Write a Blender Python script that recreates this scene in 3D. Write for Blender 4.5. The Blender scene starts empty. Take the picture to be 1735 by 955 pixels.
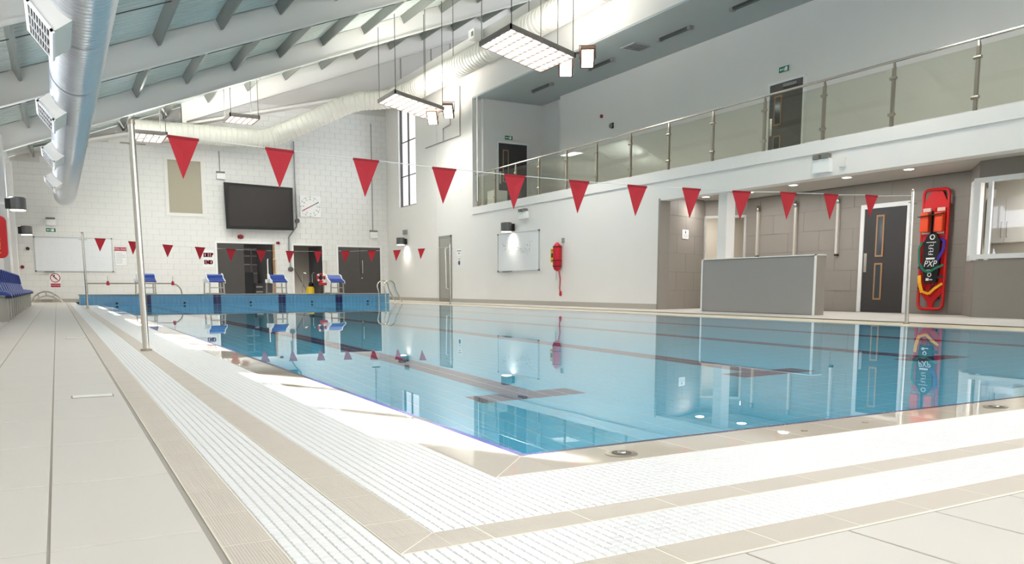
import bpy, bmesh, math, random
from mathutils import Matrix, Vector
random.seed(7)
C = bpy.context.scene.collection
S = bpy.context.scene

# ------------------------------------------------------------ camera
def _basis():
    f, cx, cy = 1365.0, 867.5, 650.0
    def d(x, y):
        return Vector((x-cx, -(y-cy), -f)).normalized()
    ey = d(96, 487); ex = d(3320, 487)
    ex = (ex-ey*ex.dot(ey)).normalized(); ez = ex.cross(ey)
    return ex, ey, ez
AX = _basis()
EYE = Vector((0, 0, 0.52))
rot = Matrix((AX[0], AX[1], AX[2]))            # camera to world
cam = bpy.data.cameras.new('camera'); cam_o = bpy.data.objects.new('camera', cam); C.objects.link(cam_o)
cam_o.matrix_world = Matrix.Translation(EYE) @ rot.to_4x4()
cam.sensor_width = 36; cam.sensor_fit = 'HORIZONTAL'; cam.lens = 1365/1735*36
cam.shift_y = (650-477.5)/1735; cam.clip_start = .05; cam.clip_end = 200
S.camera = cam_o
def ray(x, y): return rot @ Vector((x-867.5, -(y-650.0), -1365.0))
def onx(x, y, X): r = ray(x, y); return EYE + r*(X/r.x)          # a photo pixel on the real plane X
def ony(x, y, Y): r = ray(x, y); return EYE + r*(Y/r.y)
def onz(x, y, Z=0.0): r = ray(x, y); return EYE + r*((Z-EYE.z)/r.z)

# ------------------------------------------------------------ sky, sun, exposure
w = bpy.data.worlds.new('sky'); S.world = w; w.use_nodes = True
bg = w.node_tree.nodes['Background']; bg.inputs[0].default_value = (.93, .94, .97, 1); bg.inputs[1].default_value = 6.0
sun = bpy.data.lights.new('sun', 'SUN'); sun.energy = 45; sun.angle = math.radians(.6); sun.color = (1, .96, .9)
sun_o = bpy.data.objects.new('sun', sun); C.objects.link(sun_o); sun_o.location = (-8, 30, 20)
sun_o.rotation_euler = Vector((.48, -.88, -.59)).to_track_quat('-Z', 'Y').to_euler()
S.view_settings.view_transform = 'Standard'; S.view_settings.look = 'None'
S.view_settings.exposure = 0.10; S.view_settings.gamma = 1; S.view_settings.use_curve_mapping = False

# ------------------------------------------------------------ materials
def lin(c): c /= 255; return c/12.92 if c <= .04045 else ((c+.055)/1.055)**2.4
MATS = {}
def mat(name, rgb, rough=.5, metal=0, coat=0, emit=None, es=0, bump=0, bscale=40, spec=None, trans=0, ior=1.45, var=0, vscale=3):
    if name in MATS: return MATS[name]
    m = bpy.data.materials.new(name); m.use_nodes = True; nt = m.node_tree; b = nt.nodes['Principled BSDF']
    col = tuple(lin(c) for c in rgb)+(1,)
    b.inputs['Base Color'].default_value = col; b.inputs['Roughness'].default_value = rough
    b.inputs['Metallic'].default_value = metal; b.inputs['Coat Weight'].default_value = coat
    b.inputs['Coat Roughness'].default_value = .03
    b.inputs['IOR'].default_value = ior; b.inputs['Transmission Weight'].default_value = trans
    if spec is not None: b.inputs['Specular IOR Level'].default_value = spec
    if emit: b.inputs['Emission Color'].default_value = tuple(lin(c) for c in emit)+(1,); b.inputs['Emission Strength'].default_value = es
    if bump or var:
        n = nt.nodes.new('ShaderNodeTexNoise'); g = nt.nodes.new('ShaderNodeNewGeometry')
        nt.links.new(g.outputs['Position'], n.inputs['Vector']); n.inputs['Scale'].default_value = bscale if bump else vscale
        n.inputs['Detail'].default_value = 4
        if bump:
            bp = nt.nodes.new('ShaderNodeBump'); bp.inputs['Strength'].default_value = bump; bp.inputs['Distance'].default_value = .01
            nt.links.new(n.outputs[0], bp.inputs['Height']); nt.links.new(bp.outputs[0], b.inputs['Normal'])
        if var:
            n2 = nt.nodes.new('ShaderNodeTexNoise'); n2.inputs['Scale'].default_value = vscale; n2.inputs['Detail'].default_value = 5
            nt.links.new(g.outputs['Position'], n2.inputs['Vector'])
            mx = nt.nodes.new('ShaderNodeMixRGB'); mx.inputs[1].default_value = tuple(c*(1-var) for c in col[:3])+(1,)
            mx.inputs[2].default_value = tuple(min(1, c*(1+var)) for c in col[:3])+(1,)
            nt.links.new(n2.outputs[0], mx.inputs[0]); nt.links.new(mx.outputs[0], b.inputs['Base Color'])
    MATS[name] = m; return m
def thin_glass(name, rgb, refl=.4):
    m = bpy.data.materials.new(name); m.use_nodes = True; nt = m.node_tree; nt.nodes.clear()
    o = nt.nodes.new('ShaderNodeOutputMaterial'); t = nt.nodes.new('ShaderNodeBsdfTransparent'); g = nt.nodes.new('ShaderNodeBsdfGlossy')
    g.inputs['Roughness'].default_value = .02
    t.inputs[0].default_value = tuple(lin(c) for c in rgb)+(1,)
    lw = nt.nodes.new('ShaderNodeLayerWeight'); lw.inputs[0].default_value = .5; x = nt.nodes.new('ShaderNodeMixShader')
    pw = nt.nodes.new('ShaderNodeMath'); pw.operation = 'POWER'; pw.inputs[1].default_value = 4; nt.links.new(lw.outputs['Facing'], pw.inputs[0])
    ml = nt.nodes.new('ShaderNodeMath'); ml.operation = 'MULTIPLY_ADD'; ml.inputs[1].default_value = refl; ml.inputs[2].default_value = .04; nt.links.new(pw.outputs[0], ml.inputs[0])
    nt.links.new(ml.outputs[0], x.inputs[0]); nt.links.new(t.outputs[0], x.inputs[1]); nt.links.new(g.outputs[0], x.inputs[2])
    nt.links.new(x.outputs[0], o.inputs[0]); return m
WALL = mat('white_wall_paint', (231, 228, 224), .55, var=.02, vscale=1.5)
BLOCK = mat('painted_block', (231, 230, 227), .5, bump=.25, bscale=90)
JOINT = mat('wall_joint', (212, 209, 203), .8)
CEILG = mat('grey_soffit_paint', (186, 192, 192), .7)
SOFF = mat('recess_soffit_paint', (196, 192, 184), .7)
GREYW = mat('grey_wall_paint', (148, 141, 133), .5, var=.03, vscale=2)
GREYJ = mat('grey_wall_joint', (126, 120, 113), .8)
GREYL = mat('pale_grey_panel', (150, 148, 146), .4)
BEIGEW = mat('beige_tiled_wall', (186, 178, 164), .4)
DECKT = mat('deck_tile', (213, 207, 200), .42, var=.025, vscale=2.2)
GROUT = mat('grout', (168, 162, 154), .9)
WHITEG = mat('white_grate_tile', (234, 234, 234), .35)
GBASE = mat('channel_recess', (222, 222, 222), .8)
GROUTW = mat('pale_grout', (246, 240, 226), .8)
NAVY = mat('navy_tile', (26, 30, 88), .25)
POOLB = mat('pool_blue_tile', (104, 216, 250), .3, var=.06, vscale=5)
POOLG = mat('pool_grout', (236, 252, 255), .6)
NAVYP = mat('pool_navy_tile', (66, 66, 112), .3)
BULKT = mat('bulkhead_tile', (104, 160, 194), .25, var=.08, vscale=6)
BULKG = mat('bulkhead_grout', (160, 196, 216), .6)
STEEL = mat('stainless_steel', (205, 200, 190), .22, 1)
STEELD = mat('dull_steel', (170, 162, 148), .35, 1)
RED = mat('red_vinyl', (204, 32, 46), .55)
WHITEP = mat('white_plastic', (240, 240, 238), .35)
BLACK = mat('black_plastic', (24, 23, 23), .4)
SCREEN = mat('dark_screen', (50, 46, 43), .25)
DGREY = mat('charcoal_laminate', (64, 62, 62), .45)
LGREYM = mat('grey_metal', (150, 150, 148), .4, .3)
BLUE = mat('blue_plastic', (44, 76, 160), .35)
NAVYS = mat('navy_plastic', (22, 30, 62), .5)
BEAM = mat('rafter_paint', (228, 225, 219), .5)
DECKM = mat('roof_deck_metal', (206, 214, 208), .5, .05)
PURL = mat('purlin_metal', (132, 136, 130), .45, .2)
RODM = mat('dark_rod', (84, 86, 82), .5, .5)
DUCT = mat('galvanised_duct', (214, 218, 222), .28, .75)
DUCTW = mat('white_spiral_duct', (232, 228, 219), .4, .1)
GRILL = mat('grille_shadow', (120, 120, 112), .6)
GLASS = thin_glass('balustrade_glass', (245, 246, 240))
WGLASS = thin_glass('window_glass', (250, 252, 255))
GLOW = mat('lamp_glow', (255, 255, 255), .5, emit=(255, 250, 240), es=14)
GLOWS = mat('downlight_glow', (255, 255, 255), .5, emit=(255, 250, 240), es=6)
LOUVER = mat('louver_frame', (150, 142, 138), .4, .5)
BRONZE = mat('lamp_bracket', (120, 92, 80), .4, .6)
WOODF = mat('oak_trim', (170, 130, 92), .5)
EDGEY = mat('yellow_channel', (196, 170, 104), .6)
CREAM = mat('cream_edge_tile', (232, 218, 190), .3)
PANELG = mat('beige_recess_panel', (172, 164, 146), .6)
GREEN = mat('exit_green', (40, 124, 92), .5)
YELLOW = mat('yellow_plastic', (226, 190, 40), .5)
ORANGE = mat('orange_foam', (224, 74, 34), .6)
GREENS = mat('green_strap', (24, 110, 84), .7)
PURPLE = mat('purple_strap', (52, 32, 140), .7)
INK = mat('marker_ink', (150, 156, 168), .6)
INKR = mat('red_print', (176, 36, 62), .6)
BOARDW = mat('whiteboard_face', (228, 230, 232), .2)
CUPB = mat('cream_cupboard', (236, 228, 212), .4)
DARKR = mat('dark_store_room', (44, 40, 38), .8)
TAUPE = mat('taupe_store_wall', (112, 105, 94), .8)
# ribbed anti-slip tile: fine relief lines running along Y
def ribbed(name, rgb, rough, coat):
    m = mat(name, rgb, rough, coat=coat, var=.03, vscale=2.5); nt = m.node_tree; b = nt.nodes['Principled BSDF']
    g = nt.nodes.new('ShaderNodeNewGeometry'); wv = nt.nodes.new('ShaderNodeTexWave'); wv.bands_direction = 'X'
    wv.inputs['Scale'].default_value = 52; wv.inputs['Distortion'].default_value = 0
    nt.links.new(g.outputs['Position'], wv.inputs['Vector'])
    bp = nt.nodes.new('ShaderNodeBump'); bp.inputs['Strength'].default_value = .5; bp.inputs['Distance'].default_value = .0015
    nt.links.new(wv.outputs[1], bp.inputs['Height']); nt.links.new(bp.outputs[0], b.inputs['Normal']); return m
RIB = ribbed('ribbed_beige_tile', (205, 195, 184), .45, 0)
WET = mat('wet_beige_tile', (206, 194, 178), .35, coat=1, var=.03, vscale=3); WET.node_tree.nodes['Principled BSDF'].inputs['Coat Roughness'].default_value = .01
def water_mat():
    m = bpy.data.materials.new('pool_water'); m.use_nodes = True; nt = m.node_tree; b = nt.nodes['Principled BSDF']
    b.inputs['Base Color'].default_value = (.94, .99, 1, 1); b.inputs['Roughness'].default_value = 0
    b.inputs['IOR'].default_value = 1.33; b.inputs['Transmission Weight'].default_value = 1
    g = nt.nodes.new('ShaderNodeNewGeometry'); mp = nt.nodes.new('ShaderNodeMapping'); mp.inputs['Scale'].default_value = (.5, .9, 1)
    n = nt.nodes.new('ShaderNodeTexNoise'); n.inputs['Scale'].default_value = 1.2; n.inputs['Detail'].default_value = 2
    bp = nt.nodes.new('ShaderNodeBump'); bp.inputs['Strength'].default_value = .05; bp.inputs['Distance'].default_value = .01
    nt.links.new(g.outputs['Position'], mp.inputs[0]); nt.links.new(mp.outputs[0], n.inputs['Vector'])
    nt.links.new(n.outputs[0], bp.inputs['Height']); nt.links.new(bp.outputs[0], b.inputs['Normal']); return m
WATER = water_mat()

# ------------------------------------------------------------ mesh helpers
class MB:
    def __init__(s): s.v = []; s.f = []
    def add(s, v, f): n = len(s.v); s.v += [tuple(p) for p in v]; s.f += [tuple(i+n for i in q) for q in f]; return s
    def box(s, x0, x1, y0, y1, z0, z1):
        return s.add([(x0,y0,z0),(x1,y0,z0),(x1,y1,z0),(x0,y1,z0),(x0,y0,z1),(x1,y0,z1),(x1,y1,z1),(x0,y1,z1)],
            [(0,3,2,1),(4,5,6,7),(0,1,5,4),(1,2,6,5),(2,3,7,6),(3,0,4,7)])
    def cbox(s, x0, x1, y0, y1, z0, z1, c):        # open bottom, chamfered top
        v = [(x0,y0,z0),(x1,y0,z0),(x1,y1,z0),(x0,y1,z0),(x0,y0,z1-c),(x1,y0,z1-c),(x1,y1,z1-c),(x0,y1,z1-c),
             (x0+c,y0+c,z1),(x1-c,y0+c,z1),(x1-c,y1-c,z1),(x0+c,y1-c,z1)]
        f = [(8,9,10,11)]
        for i in range(4):
            j = (i+1) % 4; f += [(i,j,j+4,i+4),(i+4,j+4,j+8,i+8)]
        return s.add(v, f)
    def tube(s, path, r, n=8, caps=True, closed=False):
        path = [Vector(p) for p in path]; rs = r if isinstance(r, (list, tuple)) else [r]*len(path)
        m = len(path); base = len(s.v); up = None
        for i, p in enumerate(path):
            a = path[i-1] if i > 0 or closed else p; b = path[(i+1) % m] if i < m-1 or closed else p
            t = (b-a); t = t.normalized() if t.length > 1e-9 else Vector((0,0,1))
            if up is None: up = Vector((0,0,1)) if abs(t.z) < .9 else Vector((0,1,0))
            x = t.cross(up).normalized(); y = x.cross(t).normalized(); up = y
            for k in range(n):
                q = 2*math.pi*k/n; s.v.append(tuple(p+(x*math.cos(q)+y*math.sin(q))*rs[i]))
        for i in range(m if closed else m-1):
            i2 = (i+1) % m
            for k in range(n):
                k2 = (k+1) % n; s.f.append((base+i*n+k, base+i*n+k2, base+i2*n+k2, base+i2*n+k))
        if caps and not closed:
            s.f.append(tuple(base+k for k in reversed(range(n)))); s.f.append(tuple(base+(m-1)*n+k for k in range(n)))
        return s
    def prism(s, pts, d):          # polygon of 3D points swept by vector d
        n = len(pts); d = Vector(d); a = [Vector(p) for p in pts]
        return s.add(a+[p+d for p in a], [tuple(reversed(range(n))), tuple(range(n, 2*n))]+[(i,(i+1)%n,(i+1)%n+n,i+n) for i in range(n)])
    def bar(s, p0, p1, wx, wy=None, up=(0,0,1)):   # rectangular bar
        p0, p1 = Vector(p0), Vector(p1); wy = wy or wx; t = (p1-p0).normalized(); u = Vector(up)
        if abs(t.dot(u)) > .99: u = Vector((0,1,0))
        x = t.cross(u).normalized()*wx/2; y = t.cross(x).normalized()*wy/2
        return s.prism([p0-x-y, p0+x-y, p0+x+y, p0-x+y], p1-p0)
    def lathe(s, prof, c, n=16, axis='z'):
        base = len(s.v); c = Vector(c)
        for r, h in prof:
            for k in range(n):
                q = 2*math.pi*k/n; a, b = r*math.cos(q), r*math.sin(q)
                s.v.append(tuple(c+Vector({'z': (a,b,h), 'x': (h,a,b), 'y': (b,h,a)}[axis])))
        for i in range(len(prof)-1):
            for k in range(n):
                k2 = (k+1)%n; s.f.append((base+i*n+k, base+i*n+k2, base+(i+1)*n+k2, base+(i+1)*n+k))
        s.f.append(tuple(base+k for k in reversed(range(n)))); s.f.append(tuple(base+(len(prof)-1)*n+k for k in range(n)))
        return s
W = {}
def place(o, parent):
    C.objects.link(o)
    if parent is not None:
        o.parent = parent
        if parent.name in W: o.matrix_parent_inverse = Matrix.Translation(-W[parent.name])
    return o
def obj(name, mb, m, parent=None, smooth=False, bevel=0, recalc=True):
    me = bpy.data.meshes.new(name); me.from_pydata(mb.v, [], mb.f)
    bm = bmesh.new(); bm.from_mesh(me)
    if bevel:
        bmesh.ops.remove_doubles(bm, verts=bm.verts, dist=1e-5)
        bmesh.ops.bevel(bm, geom=[e for e in bm.edges if e.is_manifold and e.calc_face_angle(0) > .5], offset=bevel, segments=2, affect='EDGES', profile=.5)
    if recalc: bmesh.ops.recalc_face_normals(bm, faces=bm.faces)
    bm.to_mesh(me); bm.free()
    me.materials.append(m)
    if smooth:
        me.shade_smooth()
        try: me.set_sharp_from_angle(angle=math.radians(35))
        except Exception: pass
    return place(bpy.data.objects.new(name, me), parent)
def tag(o, label=None, cat=None, group=None, kind=None):
    if label: o['label'] = label
    if cat: o['category'] = cat
    if group: o['group'] = group
    if kind: o['kind'] = kind
    return o
def thing(name, label, cat, loc, group=None, kind=None):
    o = bpy.data.objects.new(name, None); o.location = loc; o.empty_display_size = .1; C.objects.link(o); W[o.name] = Vector(loc)
    return tag(o, label, cat, group, kind)
def struct(name, mb, m, label, cat='wall'): return tag(obj(name, mb, m), label, cat, kind='structure')
def copy_tree(o, parent=None):
    c = o.copy(); C.objects.link(c); c.parent = parent
    if o.name in W: W[c.name] = W[o.name]
    for ch in list(o.children): copy_tree(ch, c)
    return c
def arc(c, r, a0, a1, n, u, v):
    c, u, v = Vector(c), Vector(u), Vector(v)
    return [c+u*r*math.cos(a0+(a1-a0)*i/n)+v*r*math.sin(a0+(a1-a0)*i/n) for i in range(n+1)]
TC = {}
def pieces(parent, name, cells, m, c=.0015, limit=300, chamfer=True, rest=None):
    """cells: boxes (x0,x1,y0,y1,z0,z1); the nearest become single parts, the others one joined part"""
    cells = sorted(cells, key=lambda q: (Vector(((q[0]+q[1])/2, (q[2]+q[3])/2, (q[4]+q[5])/2))-EYE).length)
    for q in cells[:limit]:
        k = tuple(round(a, 4) for a in (q[1]-q[0], q[3]-q[2], q[5]-q[4]))+(m.name, name, chamfer)
        if k not in TC:
            b = MB(); hx, hy, hz = k[0]/2, k[1]/2, k[2]
            (b.cbox(-hx, hx, -hy, hy, 0, hz, c) if chamfer else b.box(-hx, hx, -hy, hy, 0, hz))
            me = bpy.data.meshes.new(name); me.from_pydata(b.v, [], b.f); me.materials.append(m); TC[k] = me
        o = bpy.data.objects.new(name, TC[k]); place(o, parent)
        o.location = ((q[0]+q[1])/2, (q[2]+q[3])/2, q[4])
    if len(cells) > limit:
        b = MB()
        for q in cells[limit:]: (b.cbox(*q, c) if chamfer else b.box(*q))
        me = bpy.data.meshes.new(name); me.from_pydata(b.v, [], b.f); me.materials.append(m)
        o = bpy.data.objects.new(rest or name+'_rest', me); place(o, parent); o['kind'] = 'stuff'
def rect_minus(r, holes):
    out = [r]
    for h in holes:
        nxt = []
        for a in out:
            x0, x1, z0, z1 = a; X0, X1, Z0, Z1 = max(x0,h[0]), min(x1,h[1]), max(z0,h[2]), min(z1,h[3])
            if X0 >= X1 or Z0 >= Z1: nxt.append(a); continue
            if x0 < X0: nxt.append((x0, X0, z0, z1))
            if X1 < x1: nxt.append((X1, x1, z0, z1))
            if z0 < Z0: nxt.append((X0, X1, z0, Z0))
            if Z1 < z1: nxt.append((X0, X1, Z1, z1))
        out = nxt
    return [a for a in out if a[1]-a[0] > .02 and a[3]-a[2] > .02]
def text(body, size, m, parent, loc, facing, name='lettering', spin=0, ext=.002, shear=0, sx=1):
    cu = bpy.data.curves.new(name, 'FONT'); cu.body = body; cu.size = size; cu.extrude = ext; cu.align_x = 'CENTER'; cu.align_y = 'CENTER'; cu.shear = shear
    o = bpy.data.objects.new(name, cu); C.objects.link(o); dg = bpy.context.evaluated_depsgraph_get()
    me = bpy.data.meshes.new_from_object(o.evaluated_get(dg)); bpy.data.objects.remove(o)
    R_ = {'-y': Matrix(((1,0,0),(0,0,-1),(0,1,0))), '-x': Matrix(((0,0,-1),(-1,0,0),(0,1,0))), '+x': Matrix(((0,0,1),(1,0,0),(0,1,0)))}[facing]
    me.transform(Matrix.Translation(loc) @ R_.to_4x4() @ Matrix.Rotation(spin, 4, 'Z') @ Matrix.Diagonal((sx, 1, 1, 1)))
    me.materials.clear(); me.materials.append(m)
    return place(bpy.data.objects.new(name, me), parent)
def area(parent, name, loc, sx, sy, power, d=(0,0,-1), col=(1,.98,.95), spread=math.pi):
    l = bpy.data.lights.new(name, 'AREA'); l.shape = 'RECTANGLE'; l.size = sx; l.size_y = sy; l.energy = power; l.color = col; l.spread = spread
    o = bpy.data.objects.new(name, l); place(o, parent); o.location = loc; o.rotation_euler = Vector(d).to_track_quat('-Z', 'Y').to_euler(); return o
def spot(parent, name, loc, d, power, ang=100, blend=1, col=(1,.93,.8), size=.05):
    l = bpy.data.lights.new(name, 'SPOT'); l.energy = power; l.spot_size = math.radians(ang); l.spot_blend = blend; l.color = col; l.shadow_soft_size = size
    o = bpy.data.objects.new(name, l); place(o, parent); o.location = loc; o.rotation_euler = Vector(d).to_track_quat('-Z', 'Y').to_euler(); return o

XL, XR, YB, XB = -1.15, 12.5, 33.15, 15.2       # left, right, back wall; back of the shower recess
YN = -4.0
def zb(x): return 4.33+.4*(x+1.09)              # underside of the rafters
# ============================================================ FLOOR AND DECK
B_, C_, D_, E_, F_, G_ = .248, .364, .559, .672, 1.030, 1.230        # strip edges on the left side (X)
b_, c_, d_, e_, f_, g_ = 1.120, 1.235, 1.443, 1.545, 1.922, 2.135    # strip edges on the near side (Y)
PR, PF = 10.04, 27.0                                                 # right edge and far end of the pool
fl = MB()
z0 = -.004
fl.box(XL-.3, G_, YN, YB+.3, -.3, z0); fl.box(G_, 20, YN, g_, -.3, z0); fl.box(PR, 20, g_, YB+.3, -.3, z0); fl.box(G_, PR, PF+.01, YB+.3, -.3, z0)
floor = struct('floor', fl, GROUT, 'beige tiled pool surround running round the pool', 'floor')
J = .003
cells = []
cols = [(-1.15,-.97),(-.97,-.665),(-.665,-.355),(-.355,-.045),(-.045,B_)]
for (x0, x1) in cols:
    y = -3.2
    rows = []
    k = 0
    y0 = 1.80-.62*8
    while y0 < YB:
        y1 = y0+.62; a, b = max(y0, YN), min(y1, YB)
        if b-a > .05:
            if x1 <= 1: cells.append((x0+J, x1-J, a+J, b-J, -.015, 0))
        y0 = y1
for i in range(40):
    x0 = B_+.303*i
    if x0 > 11.5: break
    for (ya, yb) in [(.49,b_),(-.14,.49),(-.77,-.14),(-1.4,-.77)]:
        cells.append((x0+J, x0+.303-J, ya+J, yb-J, -.015, 0))
y = b_
while y < YB-.1:                                                      # right deck towards the wall
    for (x0, x1) in [(11.3,11.9),(11.9,12.5)]:
        cells.append((x0+J, x1-J, y+J, min(y+.6,YB)-J, -.015, 0))
    if y < 15.0:
        for k in range(5): 
            if 12.5+.6*k+.5 < 15.2: cells.append((12.5+.6*k+J, 12.5+.6*k+.6-J, y+J, y+.6-J, -.015, 0))
    y += .6
y = PF+1.3
while y < YB-.1:                                                      # deck behind the raised end
    for k in range(20): cells.append((.56+.54*k+J, .56+.54*k+.54-J, y+J, min(y+.62,YB)-J, -.015, 0))
    y += .62
pieces(floor, 'deck_tile', cells, DECKT, c=.0012)
# dark expansion joint beside the first ribbed strip
# ribbed and wet strips of 250 mm tiles, mitred at the near left corner
def mitre(bld, m, parent):
    obj('corner_tile', bld, m, parent)
def strip(name, label, xo, xi, yo, yi, m, jw=.0025, grout=GROUTW, right=True):
    t = thing(name, label, 'floor strip', (xo, yo, 0), kind='structure')
    g = MB(); g.box(xo, xi, yo, YB if xi < G_-.1 else PF, -.018, -.0007); g.box(xi, 12.4, yo, yi, -.018, -.0007)
    obj('grout_bed', g, grout, t)
    cl = []; ys = yi; y = yi; yend = YB-.02 if xi < G_-.1 else PF
    first = yi+.01
    y = math.ceil(yi/.25)*.25-.085
    while y < yi+.08: y += .25
    cl.append((xo+jw, xi-jw, yi+jw, y-jw, -.015, 0))
    while y < yend-.1: cl.append((xo+jw, xi-jw, y+jw, min(y+.25, yend)-jw, -.015, 0)); y += .25
    x = 1.02-.25*4
    while x < xi+.08: x += .25
    cl.append((xi+jw, x-jw, yo+jw, yi-jw, -.015, 0))
    while x < 12.2: cl.append((x+jw, x+.25-jw, yo+jw, yi-jw, -.015, 0)); x += .25
    pieces(t, 'strip_tile', cl, m, c=.0004)
    j = jw*.7
    a = MB().prism([(xo+jw,yo+jw*2,0),(xi-j,yi+j-.001,0),(xi-j,yi+.0,0),(xo+jw,yi,0)], (0,0,-.015))
    a = MB().prism([(xo+jw,yo+2.4*jw,-.015),(xi-jw,yi-.0,-.015),(xi-jw,yi+.001,-.015),(xo+jw,yi+.001,-.015)], (0,0,.015)); obj('strip_tile', a, m, t)
    a = MB().prism([(xo+2.4*jw,yo+jw,-.015),(xi,yo+jw,-.015),(xi,yi-jw,-.015)], (0,0,.015)); obj('strip_tile', a, m, t)
    return t
strip('ribbed_tile_strip', 'outer ribbed beige tile strip next to the large deck tiles', B_+.012, C_, b_+.008, c_, RIB)
strip('ribbed_tile_strip', 'middle ribbed beige tile strip between the two white gratings', D_, E_, d_, e_, RIB)
wet = strip('wet_edge_strip', 'glossy wet beige tile strip along the water edge', F_, G_, f_, g_, WET, jw=.0018)
nv = MB(); nv.box(G_, G_+.028, g_, PF, -.06, -.001); nv.box(G_+.028, PR, g_, g_+.025, -.06, -.001)
obj('navy_nosing', nv, NAVY, wet)
# white overflow gratings made of small raised pieces
def grating(label, xo, xi, yo, yi, n, ny):
    t = thing('overflow_grating', label, 'grating', (xo, yo, 0))
    g = MB(); g.box(xo, xi, yo, YB if xi < G_-.1 else PF, -.016, -.0032); g.box(xi, 11, yo, yi, -.016, -.0032); obj('channel_bed', g, GBASE, t)
    px = (xi-xo)/n; pyy = (yi-yo)/ny; cl = []
    yend = PF-.05
    cnt = 0; y = yo
    while y < yend:
        for i in range(n):
            if y < yi and xo+px*i >= xo+(y-yo): pass
            cl.append((xo+px*i+.0012, xo+px*(i+1)-.0012, y+.0014, y+.025-.0014, -.008, 0))
        y += .025
    x = xi
    while x < 10.9:
        for j in range(ny):
            cl.append((x+.0012, x+.025-.0012, yo+pyy*j+.0014, yo+pyy*(j+1)-.0014, -.008, 0))
        x += .025
    pieces(t, 'grate_piece', cl, WHITEG, c=.0018, limit=300)
grating('narrow white overflow grating between the two ribbed beige strips', C_+.002, D_-.002, c_+.002, d_-.002, 8, 8)
grating('wide white overflow grating next to the wet pool edge', E_+.002, F_-.002, e_+.002, f_-.002, 14, 15)
# right edge of the pool
re_ = thing('right_edge_strip', 'cream edge tiles with a yellow channel along the right side of the pool', 'pool edge', (PR, g_, 0), kind='structure')
cl = []; cy_ = []; y = g_
while y < PF:
    cl.append((PR, 10.47, y+.002, y+.25-.002, -.03, .004)); cl.append((10.475, 10.9, y+.002, y+.25-.002, -.03, .004)); y += .25
pieces(re_, 'edge_tile', cl, CREAM, c=.002)
obj('yellow_channel', MB().box(10.9, 11.3, g_, YB, -.02, -.004), EDGEY, re_)
# pool basin
def pz(y): return -.9 if y < 10 else max(-1.8, -.9-(y-10)*.09)
pb = thing('pool_basin', 'light blue tiled pool basin under the water', 'pool', (G_+.03, g_+.03, -.9), kind='structure')
b = MB()
for y0, y1 in ((g_, 10), (10, 20), (20, PF)):
    b.add([(G_,y0,pz(y0)-.004),(PR+.1,y0,pz(y0)-.004),(PR+.1,y1,pz(y1)-.004),(G_,y1,pz(y1)-.004)], [(0,1,2,3)])
obj('floor_bed', b, POOLG, pb)
b = MB(); b.add([(G_+.02,g_,-2),(G_+.02,PF,-2),(G_+.02,PF,-.05),(G_+.02,g_,-.05)], [(0,1,2,3)])
b.add([(G_,g_+.02,-2),(PR,g_+.02,-2),(PR,g_+.02,-.05),(G_,g_+.02,-.05)], [(0,1,2,3)])
b.add([(PR,g_,-2),(PR,PF,-2),(PR,PF,0),(PR,g_,0)], [(0,1,2,3)]); b.add([(G_,PF,-2),(PR,PF,-2),(PR,PF,0),(G_,PF,0)], [(0,1,2,3)])
obj('side_lining', b, POOLB, pb)
LANES = [2.53, 4.56, 6.58, 8.5]
lt = []; dk = []; tx, ty = .1225, .245
far_l, far_d = MB(), MB()
ni = int((PR-G_)/tx); nj = int((PF-g_-.03)/ty)
for i in range(ni+1):
    for j in range(nj+1):
        x0, y0 = G_+.03+i*tx, g_+.03+j*ty; x1, y1 = min(x0+tx, PR), min(y0+ty, PF)
        if x1-x0 < .02 or y1-y0 < .02: continue
        xm, ym = (x0+x1)/2, (y0+y1)/2; nav = False
        for L in LANES:
            if abs(xm-L) < .1225 and ym > 4.1: nav = True
            if abs(xm-L) < .37 and 4.1 < ym < 4.4: nav = True
        if ym < 10: (dk if nav else lt).append((x0+.0035, x1-.0035, y0+.0035, y1-.0035, -.904, -.9))
        else:
            M_ = far_d if nav else far_l
            M_.add([(x0+.003,y0+.003,pz(y0)),(x1-.003,y0+.003,pz(y0)),(x1-.003,y1-.003,pz(y1)),(x0+.003,y1-.003,pz(y1))], [(0,1,2,3)])
pieces(pb, 'floor_tile', lt, POOLB, chamfer=False); pieces(pb, 'lane_tile', dk, NAVYP, chamfer=False)
tag(obj('distant_floor_tiles', far_l, POOLB, pb), kind='stuff'); tag(obj('distant_lane_tiles', far_d, NAVYP, pb), kind='stuff')
wm = MB(); wm.add([(G_+.026,g_+.024,-.003),(PR,g_+.024,-.003),(PR,PF,-.003),(G_+.026,PF,-.003)], [(0,1,2,3)])
tag(obj('pool_water', wm, WATER, recalc=False), 'calm clear pool water reflecting the right wall', 'water')
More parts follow.
